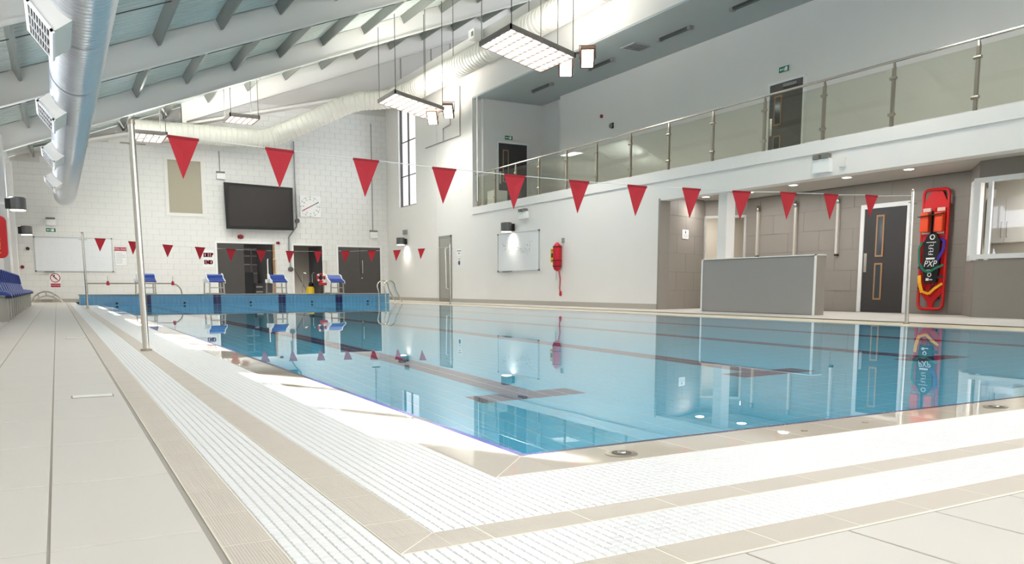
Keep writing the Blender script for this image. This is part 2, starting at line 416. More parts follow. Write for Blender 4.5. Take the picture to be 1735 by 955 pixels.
# raised tiled end of the pool
bk = thing('raised_pool_end', 'raised blue tiled pool end carrying the starting blocks', 'pool end', (.57, PF, 0), kind='structure')
obj('end_core', MB().box(.58, 10.2, PF+.008, PF+1.2, -.015, .29), BULKG, bk)
obj('coping', MB().box(.56, 10.22, PF-.012, PF+1.22, .29, .315), mat('grey_coping', (150, 150, 146), .6), bk)
cl, cn = [], []; x = .58; i = 0
while x < 10.15:
    x1 = min(x+.12, 10.2); xm = (x+x1)/2
    nav = any(abs(xm-(q-.05)) < .12 for q in (2.47, 4.52, 6.5, 8.48))
    (cn if nav else cl).extend([(x+.004, x1-.004, PF-.004, PF+.008, .0, .238), (x+.004, x1-.004, PF-.004, PF+.008, .246, .29)])
    x += .12
pieces(bk, 'end_tile', cl, BULKT, chamfer=False); pieces(bk, 'lane_end_tile', cn, NAVY, chamfer=False)
for x in (1.55, 3.45, 5.45, 7.45, 9.4): obj('inlet', MB().lathe([(.035,0),(.035,-.012)], (x, PF-.002, .05), 12, 'y'), BLACK, bk)

# small things set in the deck
def rnd_cover(x, y, r, lab):
    t = thing('round_drain', lab, 'drain', (x, y, 0))
    obj('ring', MB().lathe([(r,0),(r,.003),(r*.9,.004)], (x,y,0), 24), STEELD, t, True)
    obj('grate', MB().lathe([(r*.62,.003),(r*.6,.006),(r*.45,.006)], (x,y,0), 20), mat('drain_shadow', (90, 86, 78), .5), t, True)
    obj('cap', MB().lathe([(r*.28,.005),(r*.26,.009)], (x,y,0), 14), STEEL, t, True)
p = onz(1053, 769); rnd_cover(p.x, p.y, .052, 'round steel drain in the wet strip near the pool corner')
p = onz(1687, 690); rnd_cover(p.x, p.y, .05, 'round steel drain in the wet strip at far right')
for (px_, py_, lb) in ((1466,716,'tiny dark inlet stud in the wet strip near the pole reflection'),(1363,730,'tiny dark inlet stud in the wet strip left of the other')):
    p = onz(px_, py_); tag(obj('deck_stud', MB().lathe([(.012,0),(.012,.004)], (p.x,p.y,0), 10), STEELD), lb, 'stud')
for (px_, py_, s_, lb) in ((157,671,.085,'near pale cover plate set in the left deck'),(128,573,.085,'far pale cover plate set in the left deck')):
    p = onz(px_, py_); t = thing('cover_plate', lb, 'cover plate', (p.x,p.y,0))
    obj('frame', MB().box(p.x-s_-.006,p.x+s_+.006,p.y-.046,p.y+.046,0,.002), mat('plate_frame',(150,140,124),.6), t)
    obj('plate', MB().box(p.x-s_,p.x+s_,p.y-.04,p.y+.04,0,.004), WHITEP, t)
# ============================================================ SHELL
TOPR = 8.8
# back wall with three door openings
D1, D2, D3 = (5.50, 7.62, 0, 2.24), (8.45, 9.62, 0, 2.22), (10.29, 12.12, 0, 2.2)
holes = [D1, D2]
wb = MB()
for r in rect_minus((XL-.4, 20.3, 0, 4.5), holes): wb.box(r[0], r[1], YB, YB+.25, r[2], r[3])
wb.prism([(XL-.4,YB,4.5),(20.3,YB,4.5),(20.3,YB,zb(20.3)+.66),(XL-.4,YB,zb(XL-.4)+.66)], (0,.25,0))
wall_back = struct('wall_back', wb, JOINT, 'white painted block wall at the far end of the pool')
PAN = (3.86, 5.03, 3.32, 5.26)
cl = []; z = .12; row = 0
while z < 7.6:
    x = XL - (.22 if row % 2 else 0)
    while x < XR:
        zt = zb(max(x, XL))
        if z+.215 < min(zt+.55, 7.9):
            for r in rect_minus((max(x,XL)+.004, min(x+.44, XR)-.004, z+.004, z+.215-.004), holes+[D3, (PAN[0]-.1,PAN[1]+.1,PAN[2]-.1,PAN[3]+.1)]):
                cl.append((r[0], r[1], YB-.012, YB, r[2], r[3]))
        x += .44
    z += .215; row += 1
pieces(wall_back, 'block', cl, BLOCK, chamfer=False)
struct('baseboard_back', MB().box(XL, D1[0]-.1, YB-.03, YB-.012, 0, .11), mat('skirting_grey', (176,170,160), .5), 'grey coved skirting along the back wall', 'skirting')
# right wall: below the gallery, above it, and the full height part with the tall window
WIN = (29.95, 31.75, 3.78, 7.72)
wr = MB()
for r in rect_minus((25.0, YB+.2, 0, TOPR), [WIN]): wr.box(XR, XR+.3, r[0], r[1], r[2], r[3])
wr.box(XR, XR+.3, 15.2, 25.0, 0, 3.2)
wr.box(XR, XR+.3, -.5, 25.0, 6.84, TOPR)
wr.box(XR, XR+.3, YN, 15.2, 2.55, 3.2)
wr.box(XR, XR+.3, YN, -.5, 3.2, TOPR)
wall_right = struct('wall_right', wr, WALL, 'smooth white wall along the right side with the gallery opening')
struct('trim_1', MB().box(XR-.03, XR, YN, 25.0, 2.99, 3.2).box(XR-.02, XR+.35, YN, 25.0, 3.2, 3.225), WALL, 'white coping band under the glass balustrade', 'coping')
struct('baseboard_right', MB().box(XR-.025, XR, 15.2, YB-.02, 0, .13), mat('skirting_grey', (176,170,160), .5), 'grey coved skirting along the right wall', 'skirting')
struct('trim_2', MB().box(XR-.01, XR, 27.95, 28.0, 0, 7.4).box(XR-.012, XR, 24.6, 24.66, 3.4, 6.8), WALL, 'thin vertical movement joints on the right wall', 'joint')
# upper deck behind the right wall and far right wall
up = MB(); up.box(XR+.3, 20.3, YN, YB, TOPR-.15, TOPR-.02); struct('trim_3', up, WALL, 'flat white deck above the gallery', 'upper deck')
up = MB(); CW = [(-2.5, 3), (4, 10.5), (11.5, 18), (19, 25), (26, 31.5)]
for r in rect_minus((YN, YB, TOPR, 13.4), [(a, b, 9.5, 12.1) for a, b in CW]): up.box(20.0, 20.3, r[0], r[1], r[2], r[3])
struct('wall_upper', up, WALL, 'high white wall far above the gallery')
pj = MB()
for x in (13.2, 14.6, 15.5, 17.0, 18.3): pj.box(x, x+.03, YB-.02, YB, TOPR-.6, zb(x)+.5)
struct('trim_4', pj, mat('joint_grey', (140,142,134), .7), 'dark panel joints on the upper back wall', 'joint')
# tall window
def window(name, label, plane, a0, a1, z0, z1, mull, trans, inward, fw=.05, glass=WGLASS, face='x'):
    t = thing(name, label, 'window', (plane, a0, z0) if face == 'x' else (a0, plane, z0), kind='structure')
    def bx(u0, u1, v0, v1, d0=-.03, d1=.03):
        m = MB()
        if face == 'x': m.box(plane+d0, plane+d1, u0, u1, v0, v1)
        else: m.box(u0, u1, plane+d0, plane+d1, v0, v1)
        return m
    fr = MB()
    for q in ((a0, a0+fw, z0, z1), (a1-fw, a1, z0, z1), (a0, a1, z0, z0+fw), (a0, a1, z1-fw, z1)):
        if face == 'x': fr.box(plane-.04, plane+.04, *q)
        else: fr.box(q[0], q[1], plane-.04, plane+.04, q[2], q[3])
    obj('window_frame', fr, WHITEP if inward else DGREY, t)
    us = [a0+fw]+mull+[a1-fw]; vs = [z0+fw]+trans+[z1-fw]
    for m_ in mull: obj('mullion', bx(m_-fw/2, m_+fw/2, z0, z1), DGREY if not inward else WHITEP, t)
    for i in range(len(us)-1):
        for v in trans: obj('transom', bx(us[i], us[i+1], v-fw/3, v+fw/3, -.02, .02), DGREY if not inward else WHITEP, t)
        for j in range(len(vs)-1): obj('pane', bx(us[i], us[i+1], vs[j], vs[j+1], -.004, .004), glass, t)
    return t
for i, (a, b) in enumerate(CW): window('window_%d' % (i+30), 'added unseen clerestory window number %d high above the gallery roof' % (i+1), 20.1, a, b, 9.5, 12.1, [(a*2+b)/3, (a+2*b)/3], [], True)  # unseen windows added so daylight brightens the roof and upper wall
window('window_1', 'tall narrow bright window high on the right wall near the far corner', XR+.12, WIN[0], WIN[1], WIN[2], WIN[3], [30.95], [5.0, 6.35], False, fw=.045)
# left wall with high windows between piers
wins = [(6.53,9.45), (11.25,14.35), (16.15,19.25), (21.05,24.15), (25.95,29.05)]
WZ = (2.6, 4.05)
wl = MB()
for r in rect_minus((YN, YB+.25, 0, 4.85), [(a, b, WZ[0], WZ[1]) for a, b in wins]): wl.box(XL-.25, XL, r[0], r[1], r[2], r[3])
wall_left = struct('wall_left', wl, WALL, 'white wall with high windows behind the blue seats')
for i, (a, b) in enumerate(wins):
    window('window_%d' % (i+2), 'high window number %d from the camera in the left wall' % (i+1), XL-.12, a, b, WZ[0], WZ[1], [a+1.03, a+2.06], [], True, fw=.05)
pier = MB()
for y in (5.45, 10.35, 15.25, 20.15, 25.0, 30.1): pier.box(XL, XL+.14, y-.25, y+.25, 0, 4.4)
struct('trim_5', pier, WALL, 'shallow white wall piers between the left windows', 'pier')
# near wall (behind the camera) with large glazing
NW = [(-.6, 3.2, 1.6, 3.9), (3.8, 7.6, 1.6, 4.2), (8.2, 12.0, 1.6, 4.2)]
wn = MB()
for r in rect_minus((XL-.4, 20.3, 0, 4.85), NW): wn.box(r[0], r[1], YN-.25, YN, r[2], r[3])
wn.prism([(XL-.4,YN-.25,4.85),(20.3,YN-.25,4.85),(20.3,YN-.25,zb(20.3)+.66),(XL-.4,YN-.25,zb(XL-.4)+.66)], (0,.25,0))
struct('wall_near', wn, WALL, 'white wall behind the camera with three big windows')
for i, (a, b, z0_, z1_) in enumerate(NW):
    window('window_%d' % (i+10), 'large window number %d from the left behind the camera' % (i+1), YN-.12, a, b, z0_, z1_, [(a+b)/2], [], True, face='y')

# ============================================================ ROOF
DT = .70
dk_ = MB(); y = YN-.3; prof = []
while y < YB+.3:
    prof += [(y, 0), (y+.10, 0), (y+.13, .045), (y+.21, .045), (y+.24, 0)]; y += .24
x0, x1 = XL-1.2, 20.4
vs = [(x0, a, zb(x0)+DT+h) for a, h in prof]+[(x1, a, zb(x1)+DT+h) for a, h in prof]; n = len(prof)
dk_.add(vs, [(i, i+1, n+i+1, n+i) for i in range(n-1)])
dk_.add([(x0,YN-.3,zb(x0)+DT+.15),(x1,YN-.3,zb(x1)+DT+.15),(x1,YB+.3,zb(x1)+DT+.15),(x0,YB+.3,zb(x0)+DT+.15)], [(0,1,2,3)])
ceiling = struct('ceiling', dk_, DECKM, 'sloping corrugated metal roof above deep white rafters', 'ceiling')
RY = [-3.1, 3.0, 9.1, 15.2, 21.3, 27.3, 32.4]
def rafter(yc, xs, xe=20.0):
    rb = MB(); rb.prism([(xs,yc,zb(xs)+.03),(xe,yc,zb(xe)+.03),(xe,yc,zb(xe)+DT-.005),(xs,yc,zb(xs)+DT-.005)], (0,.12,0))
    r = obj('rafter', rb, BEAM, ceiling)
    fb = MB(); fb.prism([(xs,yc-.05,zb(xs)),(xe,yc-.05,zb(xe)),(xe,yc-.05,zb(xe)+.03),(xs,yc-.05,zb(xs)+.03)], (0,.22,0)); obj('rafter_flange', fb, BEAM, r)
for yc in RY: rafter(yc, XL if yc < 32 else 4.35)
# last rafter sits on a sloping edge beam at the back wall
eb = MB(); ez = lambda x: 4.98+.262*(x+1.19)
eb.prism([(XL,32.6,ez(XL)),(12.45,32.6,ez(12.45)),(12.45,32.6,ez(12.45)+.09),(XL,32.6,ez(XL)+.09)], (0,.53,0))
obj('edge_beam', eb, BEAM, ceiling)
obj('rafter_post', MB().box(4.35,4.5,32.36,32.56,6.3,7.1), BEAM, ceiling)
pbm = MB()
for k in range(-2, 13):
    x = 2.41+1.432*k
    for a, b in zip(RY[:-1]+[RY[-1]], RY[1:]+[YB]):
        if b-a < .9: a, b = a+.13, b
        else: a, b = a+.13, b-.02
        zz = zb(x)+.42; xt = x-.12; zt = zb(xt)+DT; m = MB()
        m.prism([(x,a,zz),(x+.012,a,zz+.004),(xt+.012,a,zt),(xt,a,zt-.004)], (0,b-a,0)); m.prism([(x,a,zz),(x+.06,a,zz+.024),(x+.056,a,zz+.034),(x-.004,a,zz+.01)], (0,b-a,0))
        obj('purlin', m, PURL, ceiling)
        # end plate bracket on the far rafter face
        g = MB(); g.prism([(x+.01,b-.012,zz-.03),(x-.11,b-.012,zz+.24),(x-.19,b-.012,zz+.21),(x-.03,b-.012,zz-.03)], (0,.012,0)); obj('purlin_bracket', g, BEAM, ceiling)
for a, b in zip(RY[:-1], RY[1:]):
    ym = (a+b)/2
    obj('sag_rod', MB().tube([(XL,ym,zb(XL)+.55),(19.8,ym,zb(19.8)+.55)], .011, 6), RODM, ceiling)

# ============================================================ GALLERY
struct('floor_gallery', MB().box(XR+.3, 15.3, -.5, 25.1, 2.93, 3.2), mat('gallery_floor',(150,148,142),.6), 'grey gallery floor slab behind the glass balustrade', 'floor')
gw = MB(); gdoor = (13.22, 14.12, 3.2, 5.28)
gw.box(14.9, 15.15, -.5, 23.3, 3.2, 6.84).box(15.1, 15.3, 23.3, 24.8, 3.2, 6.84)
struct('wall_gallery', gw, WALL, 'white rear wall of the upper gallery')
struct('wall_gallery_end', MB().box(XR+.3, 15.3, 24.8, 25.05, 3.2, 6.84).box(XR+.3, 15.3, -.7, -.5, 3.2, 6.84), WALL, 'white end wall of the upper gallery')
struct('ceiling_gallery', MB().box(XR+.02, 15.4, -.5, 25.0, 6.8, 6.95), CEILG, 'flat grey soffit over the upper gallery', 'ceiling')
bl = thing('glass_balustrade', 'glass balustrade with steel posts and handrail along the gallery edge', 'balustrade', (XR+.12, 25, 3.225))
PY = [24.85, 23.6, 22.25, 20.85, 19.37, 17.92, 16.47, 15.03, 13.57, 12.1, 10.65, 9.22, 7.77, 6.3, 4.85, 3.4, 1.95]
XP = XR+.12
for i, y in enumerate(PY):
    m = MB(); m.box(XP-.025, XP+.025, y-.025, y+.025, 3.225, 4.22); m.prism([(XP-.025,y-.025,4.22),(XP+.025,y-.025,4.22),(XP+.01,y-.01,4.31),(XP-.01,y-.01,4.31)], (0,.03,0))
    po = obj('post', m, STEELD, bl)
    for zz in (3.45, 4.05):
        c_l = MB().lathe([(.028,-.06),(.03,-.03),(.03,.03),(.028,.06)], (XP-.015, y, zz), 12, 'y'); obj('clamp', c_l, STEELD, po, True)
    if i: 
        obj('glass_panel', MB().box(XP-.006, XP+.006, y+.045, PY[i-1]-.045, 3.27, 4.22), GLASS, bl)
obj('handrail', MB().tube([(XP,25.0,4.33),(XP,1.0,4.33)], .024, 10), STEEL, bl, True)
# gallery doors
def fire_door(name, label, P0, ux, w, h, frame, slab, vis, closer=False, frame_w=.05, depth=.05, nrm=None, plate=True, double=False):
    """P0 lower left corner seen from the pool, ux unit vector to the right, nrm towards the viewer"""
    P0, ux, nrm = Vector(P0), Vector(ux), Vector(nrm); up = Vector((0,0,1))
    t = thing(name, label, 'door', P0, kind='structure')
    def slabm(a, b, z0, z1, d0, d1):
        q = [P0+ux*a+up*z0+nrm*d0, P0+ux*b+up*z0+nrm*d0, P0+ux*b+up*z1+nrm*d0, P0+ux*a+up*z1+nrm*d0]
        return MB().prism(q, nrm*(d1-d0))
    fr = MB()
    for q in ((-frame_w, 0, 0, h+frame_w), (w, w+frame_w, 0, h+frame_w), (0, w, h, h+frame_w)):
        s = slabm(*q, 0, depth+.02); fr.add(s.v, s.f)
    obj('door_frame', fr, frame, t)
    lw = w/2 if double else w
    for k in range(2 if double else 1):
        lf = obj('door_leaf', slabm(k*lw+.004, (k+1)*lw-.004, .005, h-.004, .004, depth), slab, t)
        for (a, b, z0, z1) in vis:
            obj('vision_frame', (lambda s: s)(slabm(a-.035, b+.035, z0-.035, z1+.035, depth-.002, depth+.012)), WOODF, lf)
            obj('vision_pane', slabm(a, b, z0, z1, depth+.011, depth+.014), mat('vision_glass', (70, 76, 80), .1), lf)
    if plate: obj('push_plate', slabm(.03, .10, .85, 1.25, depth, depth+.006), STEEL, t)
    if closer: obj('door_closer', slabm(.45*w, .85*w, h-.12, h-.05, depth, depth+.06), LGREYM, t)
    return t
fire_door('door_1', 'charcoal gallery door with narrow vision panel at the far end of the gallery', (13.36,24.8,3.2), (1,0,0), 1.12, 2.2, WHITEP, DGREY, [(.2,.36,.95,1.95)], nrm=(0,-1,0))
fire_door('door_2', 'charcoal gallery door with closer in the rear wall above the recess', (14.9,14.1,3.2), (0,-1,0), .98, 2.0, WHITEP, mat('taupe_door',(92,86,82),.45), [(.18,.34,1.1,1.7),(.18,.34,.3,.8)], closer=True, nrm=(-1,0,0))
tag(obj('gallery_parapet_box', MB().box(12.9,13.4,24.2,24.7,3.2,3.75), WHITEP), 'white box unit on the gallery floor beside the far door', 'box')
# linear lights and vent in the gallery soffit
for i, (x, y) in enumerate(((918,147),(1018,107),(1143,55),(1273,0))):
    p = onz(x, y, 6.8); t = thing('linear_ceiling_light', ('nearest the far end', 'second from the far end', 'third from the far end', 'cut by the top of the frame')[i]+' of the slim dark lights on the grey soffit', 'ceiling light', (p.x,p.y,6.8), 'slim dark lights on the gallery soffit')
    obj('light_housing', MB().box(p.x-.05,p.x+.05,p.y-.55,p.y+.55,6.74,6.8), mat('dim_fitting',(70,74,74),.4), t)
    obj('light_end', MB().box(p.x-.06,p.x+.06,p.y-.62,p.y-.52,6.72,6.8), LGREYM, t); obj('light_end', MB().box(p.x-.06,p.x+.06,p.y+.52,p.y+.62,6.72,6.8), LGREYM, t)
p = onz(1078, 79, 6.8); t = thing('ceiling_vent', 'square grey air vent in the gallery soffit', 'vent', (p.x,p.y,6.8))
obj('vent_frame', MB().box(p.x-.3,p.x+.3,p.y-.3,p.y+.3,6.78,6.8), CEILG, t)
for k in range(5): obj('vent_slat', MB().box(p.x-.26,p.x+.26,p.y-.24+k*.1,p.y-.2+k*.1,6.765,6.782), LGREYM, t)
p = onz(970, 124, 6.8); tag(obj('smoke_detector', MB().lathe([(.06,0),(.055,-.03),(.03,-.045)], (p.x,p.y,6.8), 16), WHITEP, None, True), 'small round white detector on the grey gallery soffit', 'detector')

# ============================================================ RECESS (pool side showers)
SZ = 2.72
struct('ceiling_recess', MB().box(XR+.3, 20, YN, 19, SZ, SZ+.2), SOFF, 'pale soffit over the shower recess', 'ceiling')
def panelled(name, label, P0, P1, z0, z1, m, jm, pw=.9, ph=.45, th=.2, parent=None, holes=()):
    """vertical wall between two floor points faced with large panels"""
    P0, P1 = Vector((*P0, 0)), Vector((*P1, 0)); u = (P1-P0).normalized(); L = (P1-P0).length; n = Vector((-u.y, u.x, 0))   # n points away from viewer side
    mb = MB()
    for (a,b,c,d) in rect_minus((0,L,z0,z1), list(holes)):
        mb.prism([P0+u*a+Vector((0,0,c)), P0+u*b+Vector((0,0,c)), P0+u*b+Vector((0,0,d)), P0+u*a+Vector((0,0,d))], n*th)
    wo = struct(name, mb, jm, label)
    r = 0; z = z0
    while z < z1-.02:
        a = 0 if r % 2 == 0 else -pw/2
        while a < L:
            for q in rect_minus((max(a,0)+.003, min(a+pw,L)-.003, z+.003, min(z+ph,z1)-.003), list(holes)):
                s = MB().prism([P0+u*q[0]+Vector((0,0,q[2])), P0+u*q[1]+Vector((0,0,q[2])), P0+u*q[1]+Vector((0,0,q[3])), P0+u*q[0]+Vector((0,0,q[3]))], -n*.006)
                obj('wall_panel', s, m, wo)
            a += pw
        z += ph; r += 1
    return wo
# side wall of the recess (faces the camera), viewer on the -Y side
panelled('wall_recess_side', 'taupe panelled side wall of the shower recess', (XR+.29, 15.2), (14.54, 15.86), 0, SZ, GREYW, GREYJ, th=.2)
struct('trim_6', MB().box(XR-.005, XR+.3, 15.14, 15.2, 0, 2.6), GREYW, 'taupe return at the left edge of the recess', 'wall end')
DR = (11.62, 10.58)   # door span in Y
panelled('wall_recess_back', 'taupe panelled back wall of the shower recess', (XB, 15.05), (XB, 9.35), 0, SZ, GREYW, GREYJ, holes=[(15.05-DR[0], 15.05-DR[1], 0, 2.22)])
panelled('wall_recess_corner', 'short angled taupe wall left of the office window', (XB, 9.35), (14.25, 8.6), 0, SZ, GREYW, GREYJ, pw=2, ph=3, holes=[(.55, 1.3, 1.03, 2.4)])
panelled('wall_office', 'taupe wall below and above the office window', (14.25, 8.6), (14.25, 3.0), 0, SZ, GREYW, GREYJ, pw=2.8, ph=3, holes=[(0, 5.4, 1.03, 2.42)])
fire_door('door_3', 'charcoal recess door with two oak framed vision panels and white frame', (XB+.02, DR[0]-.02, 0), (0,-1,0), DR[0]-DR[1]-.04, 2.18, WHITEP, DGREY, [(.33,.45,1.2,2.0),(.33,.45,.3,1.0)], nrm=(-1,0,0), plate=True, frame_w=.09)
# passage beyond the recess
struct('wall_passage', MB().box(14.6, 20, 17.6, 17.8, 0, SZ).box(18.5,18.7,9,17.6,0,SZ).box(XB+.2,18.7,15.05,15.2,0,SZ), BEIGEW, 'beige tiled wall of the passage behind the recess')
pf = MB(); 
fa, fb_ = Vector((14.56,15.84,0)), Vector((XB+.0,15.07,0))
pf.bar(fa+Vector((0,0,2.3)), fb_+Vector((0,0,2.3)), .06, .06); pf.bar(fb_, fb_+Vector((0,0,2.33)), .07, .07); pf.bar(fa, fa+Vector((0,0,2.33)), .05, .05)
tag(obj('trim_7', pf, mat('frame_grey',(196,194,188),.4)), 'slim pale frame around the passage opening', 'door frame', kind='structure')
u_ = (fb_-fa); struct('wall_passage_head', MB().prism([fa+Vector((0,0,2.33)), fb_+Vector((0,0,2.33)), fb_+Vector((0,0,SZ)), fa+Vector((0,0,SZ))], (.1,.15,0)), GREYW, 'taupe strip of wall above the passage opening')
struct('trim_8', MB().box(12.62, 12.86, 13.08, 13.34, 0, SZ), WALL, 'square white column behind the low grey partition', 'column')
# low partition
t = thing('low_partition', 'low grey partition wall in front of the showers', 'partition', (12.45, 12.1, 0))
obj('partition_body', MB().box(12.42, 12.68, 10.5, 13.57, 0, 1.12), GREYW, t)
obj('partition_face', MB().box(12.408, 12.42, 10.53, 13.54, .02, 1.10), GREYL, t)
obj('edge_trim', MB().box(12.40, 12.42, 10.49, 10.53, 0, 1.14).box(12.40,12.42,13.54,13.58,0,1.14).box(12.40,12.69,10.49,13.58,1.12,1.14), WHITEP, t)
# shower columns
for i, (x, yt, yb_) in enumerate(((1284,352,433),(1348,344,432),(1420,337,430))):
    a = onx(x+1, yt, XB-.05); b = onx(x-1, yb_, XB-.05); t = thing('shower_column', ('left', 'middle', 'right')[i]+' stainless shower column of three on the recess wall', 'shower', (XB-.05, b.y, b.z), 'shower columns in the recess')
    obj('column_tube', MB().box(XB-.075, XB-.006, a.y-.032, a.y+.032, b.z, a.z-.09), mat('satin_steel',(226,220,208),.3,.6), t, False, .006)
    hd = MB().lathe([(.03,-.10),(.042,-.06),(.045,-.02),(.035,.02),(.015,.05)], (XB-.07, a.y, a.z), 14); obj('shower_head', hd, STEEL, t, True)
    obj('end_cap', MB().box(XB-.08, XB-.006, a.y-.036, a.y+.036, b.z-.04, b.z), BLACK, t)
tag(obj('passage_door_stop', MB().lathe([(.04,0),(.04,.09),(.02,.1)], (14.45,15.6,0), 12), BLACK), 'small black stop at the foot of the passage frame', 'door stop')
# downlights
for i, (x, y, d) in enumerate(((1196,333,'leftmost, above the side wall'),(1270,325,'second from the left, behind a flag'),(1344,313,'third from the left, above the showers'),(1435,300,'fourth from the left, above the door'),(1540,286,'rightmost, above the rescue board'))):
    p = onz(x, y, SZ); t = thing('downlight', d+' of the round recess downlights', 'downlight', (p.x,p.y,SZ), 'round downlights in the recess soffit')
    obj('rim', MB().lathe([(.11,0),(.11,-.008),(.09,-.01)], (p.x,p.y,SZ), 24), WHITEP, t, True)
    obj('lens', MB().lathe([(.088,-.008),(.085,-.013)], (p.x,p.y,SZ), 24), GLOWS, t)
    area(t, 'downlight_lamp', (p.x,p.y,SZ-.03), .16, .16, 16)
# office behind the window
of = thing('window_20', 'white framed office window looking into a small kitchen', 'window', (14.25,8.6,1.03), kind='structure')
ca, cb = Vector((XB-.31, 9.02, 0)), Vector((14.25, 8.6, 0))
cdir = (Vector((14.25,8.6,0))-Vector((XB,9.35,0))).normalized(); c0 = Vector((XB,9.35,0))+cdir*.55
def fr_bar(p, q, wx, wy): obj('window_frame', MB().bar(p, q, wx, wy), WHITEP, of)
for z_ in (1.06, 2.38): fr_bar(c0+Vector((-.03,-.03,z_)), cb+Vector((-.03,-.03,z_)), .12, .08); fr_bar(cb+Vector((-.03,0,z_)), Vector((14.22,3.2,z_)), .12, .08)
fr_bar(c0+Vector((-.02,-.02,1.0)), c0+Vector((-.02,-.02,2.42)), .08, .08)
fr_bar(c0+cdir*.22+Vector((-.01,-.01,1.0)), c0+cdir*.22+Vector((-.01,-.01,2.42)), .05, .05)
fr_bar(cb+Vector((-.02,-.01,1.0)), cb+Vector((-.02,-.01,2.42)), .12, .12); fr_bar(Vector((14.23,8.38,1.0)), Vector((14.23,8.38,2.42)), .05, .07)
obj('pane', MB().box(14.24,14.25,3.2,8.4,1.08,2.36), WGLASS, of)
struct('wall_office_inner', MB().box(15.95,16.1,3,9.8,0,SZ).box(14.6,16.0,3,3.2,0,SZ).box(15.4,16.1,9.66,9.8,0,SZ), mat('cream_office_wall',(238,230,212),.6), 'cream inner walls of the office')
area(None, 'office_lamp', (14.95,7.2,SZ-.05), .8, 1.2, 60); area(None, 'passage_fill', (16.2,16.4,SZ-.05), .8, .8, 50)  # passage light has no visible source, added to brighten the dark corridor
def cab(name, label, x0, x1, y0, y1, z0, z1, doors, handles, m=CUPB):
    t = thing(name, label, 'cabinet', ((x0+x1)/2,(y0+y1)/2,z0))
    obj('carcass', MB().box(x0,x1,y0,y1,z0,z1), m, t)
    n = doors; w = (y1-y0)/n
    for k in range(n):
        d = obj('cabinet_door', MB().box(x0-.02,x0,y0+k*w+.003,y0+(k+1)*w-.003,z0+.004,z1-.004), m, t)
        hy = y0+(k+1)*w-.05 if k % 2 == 0 else y0+k*w+.05
        obj('handle', MB().tube([(x0-.02,hy,z0+.1),(x0-.05,hy,z0+.1),(x0-.05,hy,z0+.38),(x0-.02,hy,z0+.38)], .007, 6), STEELD, d)
cab('wall_cabinet', 'white wall cabinet with two long handles inside the office', 15.6, 15.94, 8.50, 9.24, 1.36, 2.2, 2, None)
cab('wall_cabinet', 'white wall cabinet cut by the right edge of the photo inside the office', 15.6, 15.94, 7.3, 8.1, 1.36, 2.2, 2, None)
cab('tall_cabinet', 'narrow tall cabinet with vertical handle behind the side pane of the office window', 15.6, 15.94, 9.28, 9.62, 1.1, 2.4, 1, None)
cab('base_cabinet', 'cream base cabinet with worktop inside the office', 15.35, 15.93, 6.0, 8.9, 0, .9, 4, None)
tag(obj('worktop', MB().box(15.28,15.94,5.9,9.25,.9,.94), mat('worktop_stone',(176,166,150),.4)), 'speckled worktop under the office wall cabinet', 'worktop')
for k, (yy, lb) in enumerate(((9.13,'left glass bottle on the office worktop'),(9.0,'right glass bottle on the office worktop'))):
    tag(obj('bottle', MB().lathe([(.035,0),(.035,.22),(.014,.27),(.014,.31)], (15.5,yy,.94), 12), WHITEP, None, True), lb, 'bottle')
# ============================================================ FLAG LINES AND POLES
def pole(x, y, h, label, lean=0):
    t = thing('flag_pole', label, 'pole', (x, y, 0), 'stainless flag poles')
    obj('pole_tube', MB().tube([(x,y,.0),(x+lean,y,h)], .026, 14), STEEL, t, True)
    obj('base_collar', MB().lathe([(.045,0),(.045,.014),(.03,.018)], (x,y,0), 16), STEELD, t, True)
    obj('cap', MB().lathe([(.03,h-.01),(.03,h+.015),(.012,h+.03)], (x+lean,y,0), 12), STEELD, t, True)
    obj('hook', MB().tube([(x+lean-.09,y,h-.16),(x+lean+.1,y,h-.16)], .006, 6), STEELD, t)
    return x+lean
YF1, YF2 = 7.30, 22.9
pole(.618, YF1, 1.83, 'near left flag pole standing in the white grating', -.022)
pole(10.56, YF1, 1.86, 'near right flag pole beside the recess door', -.02)
p = onz(147.5, 522); YF2 = 22.9
pole(.65, YF2, 1.86, 'far left flag pole near the raised pool end', -.02)
q = ony(763, 500, YF2); pole(q.x, YF2, 1.86, 'far right flag pole beside the side door', 0)
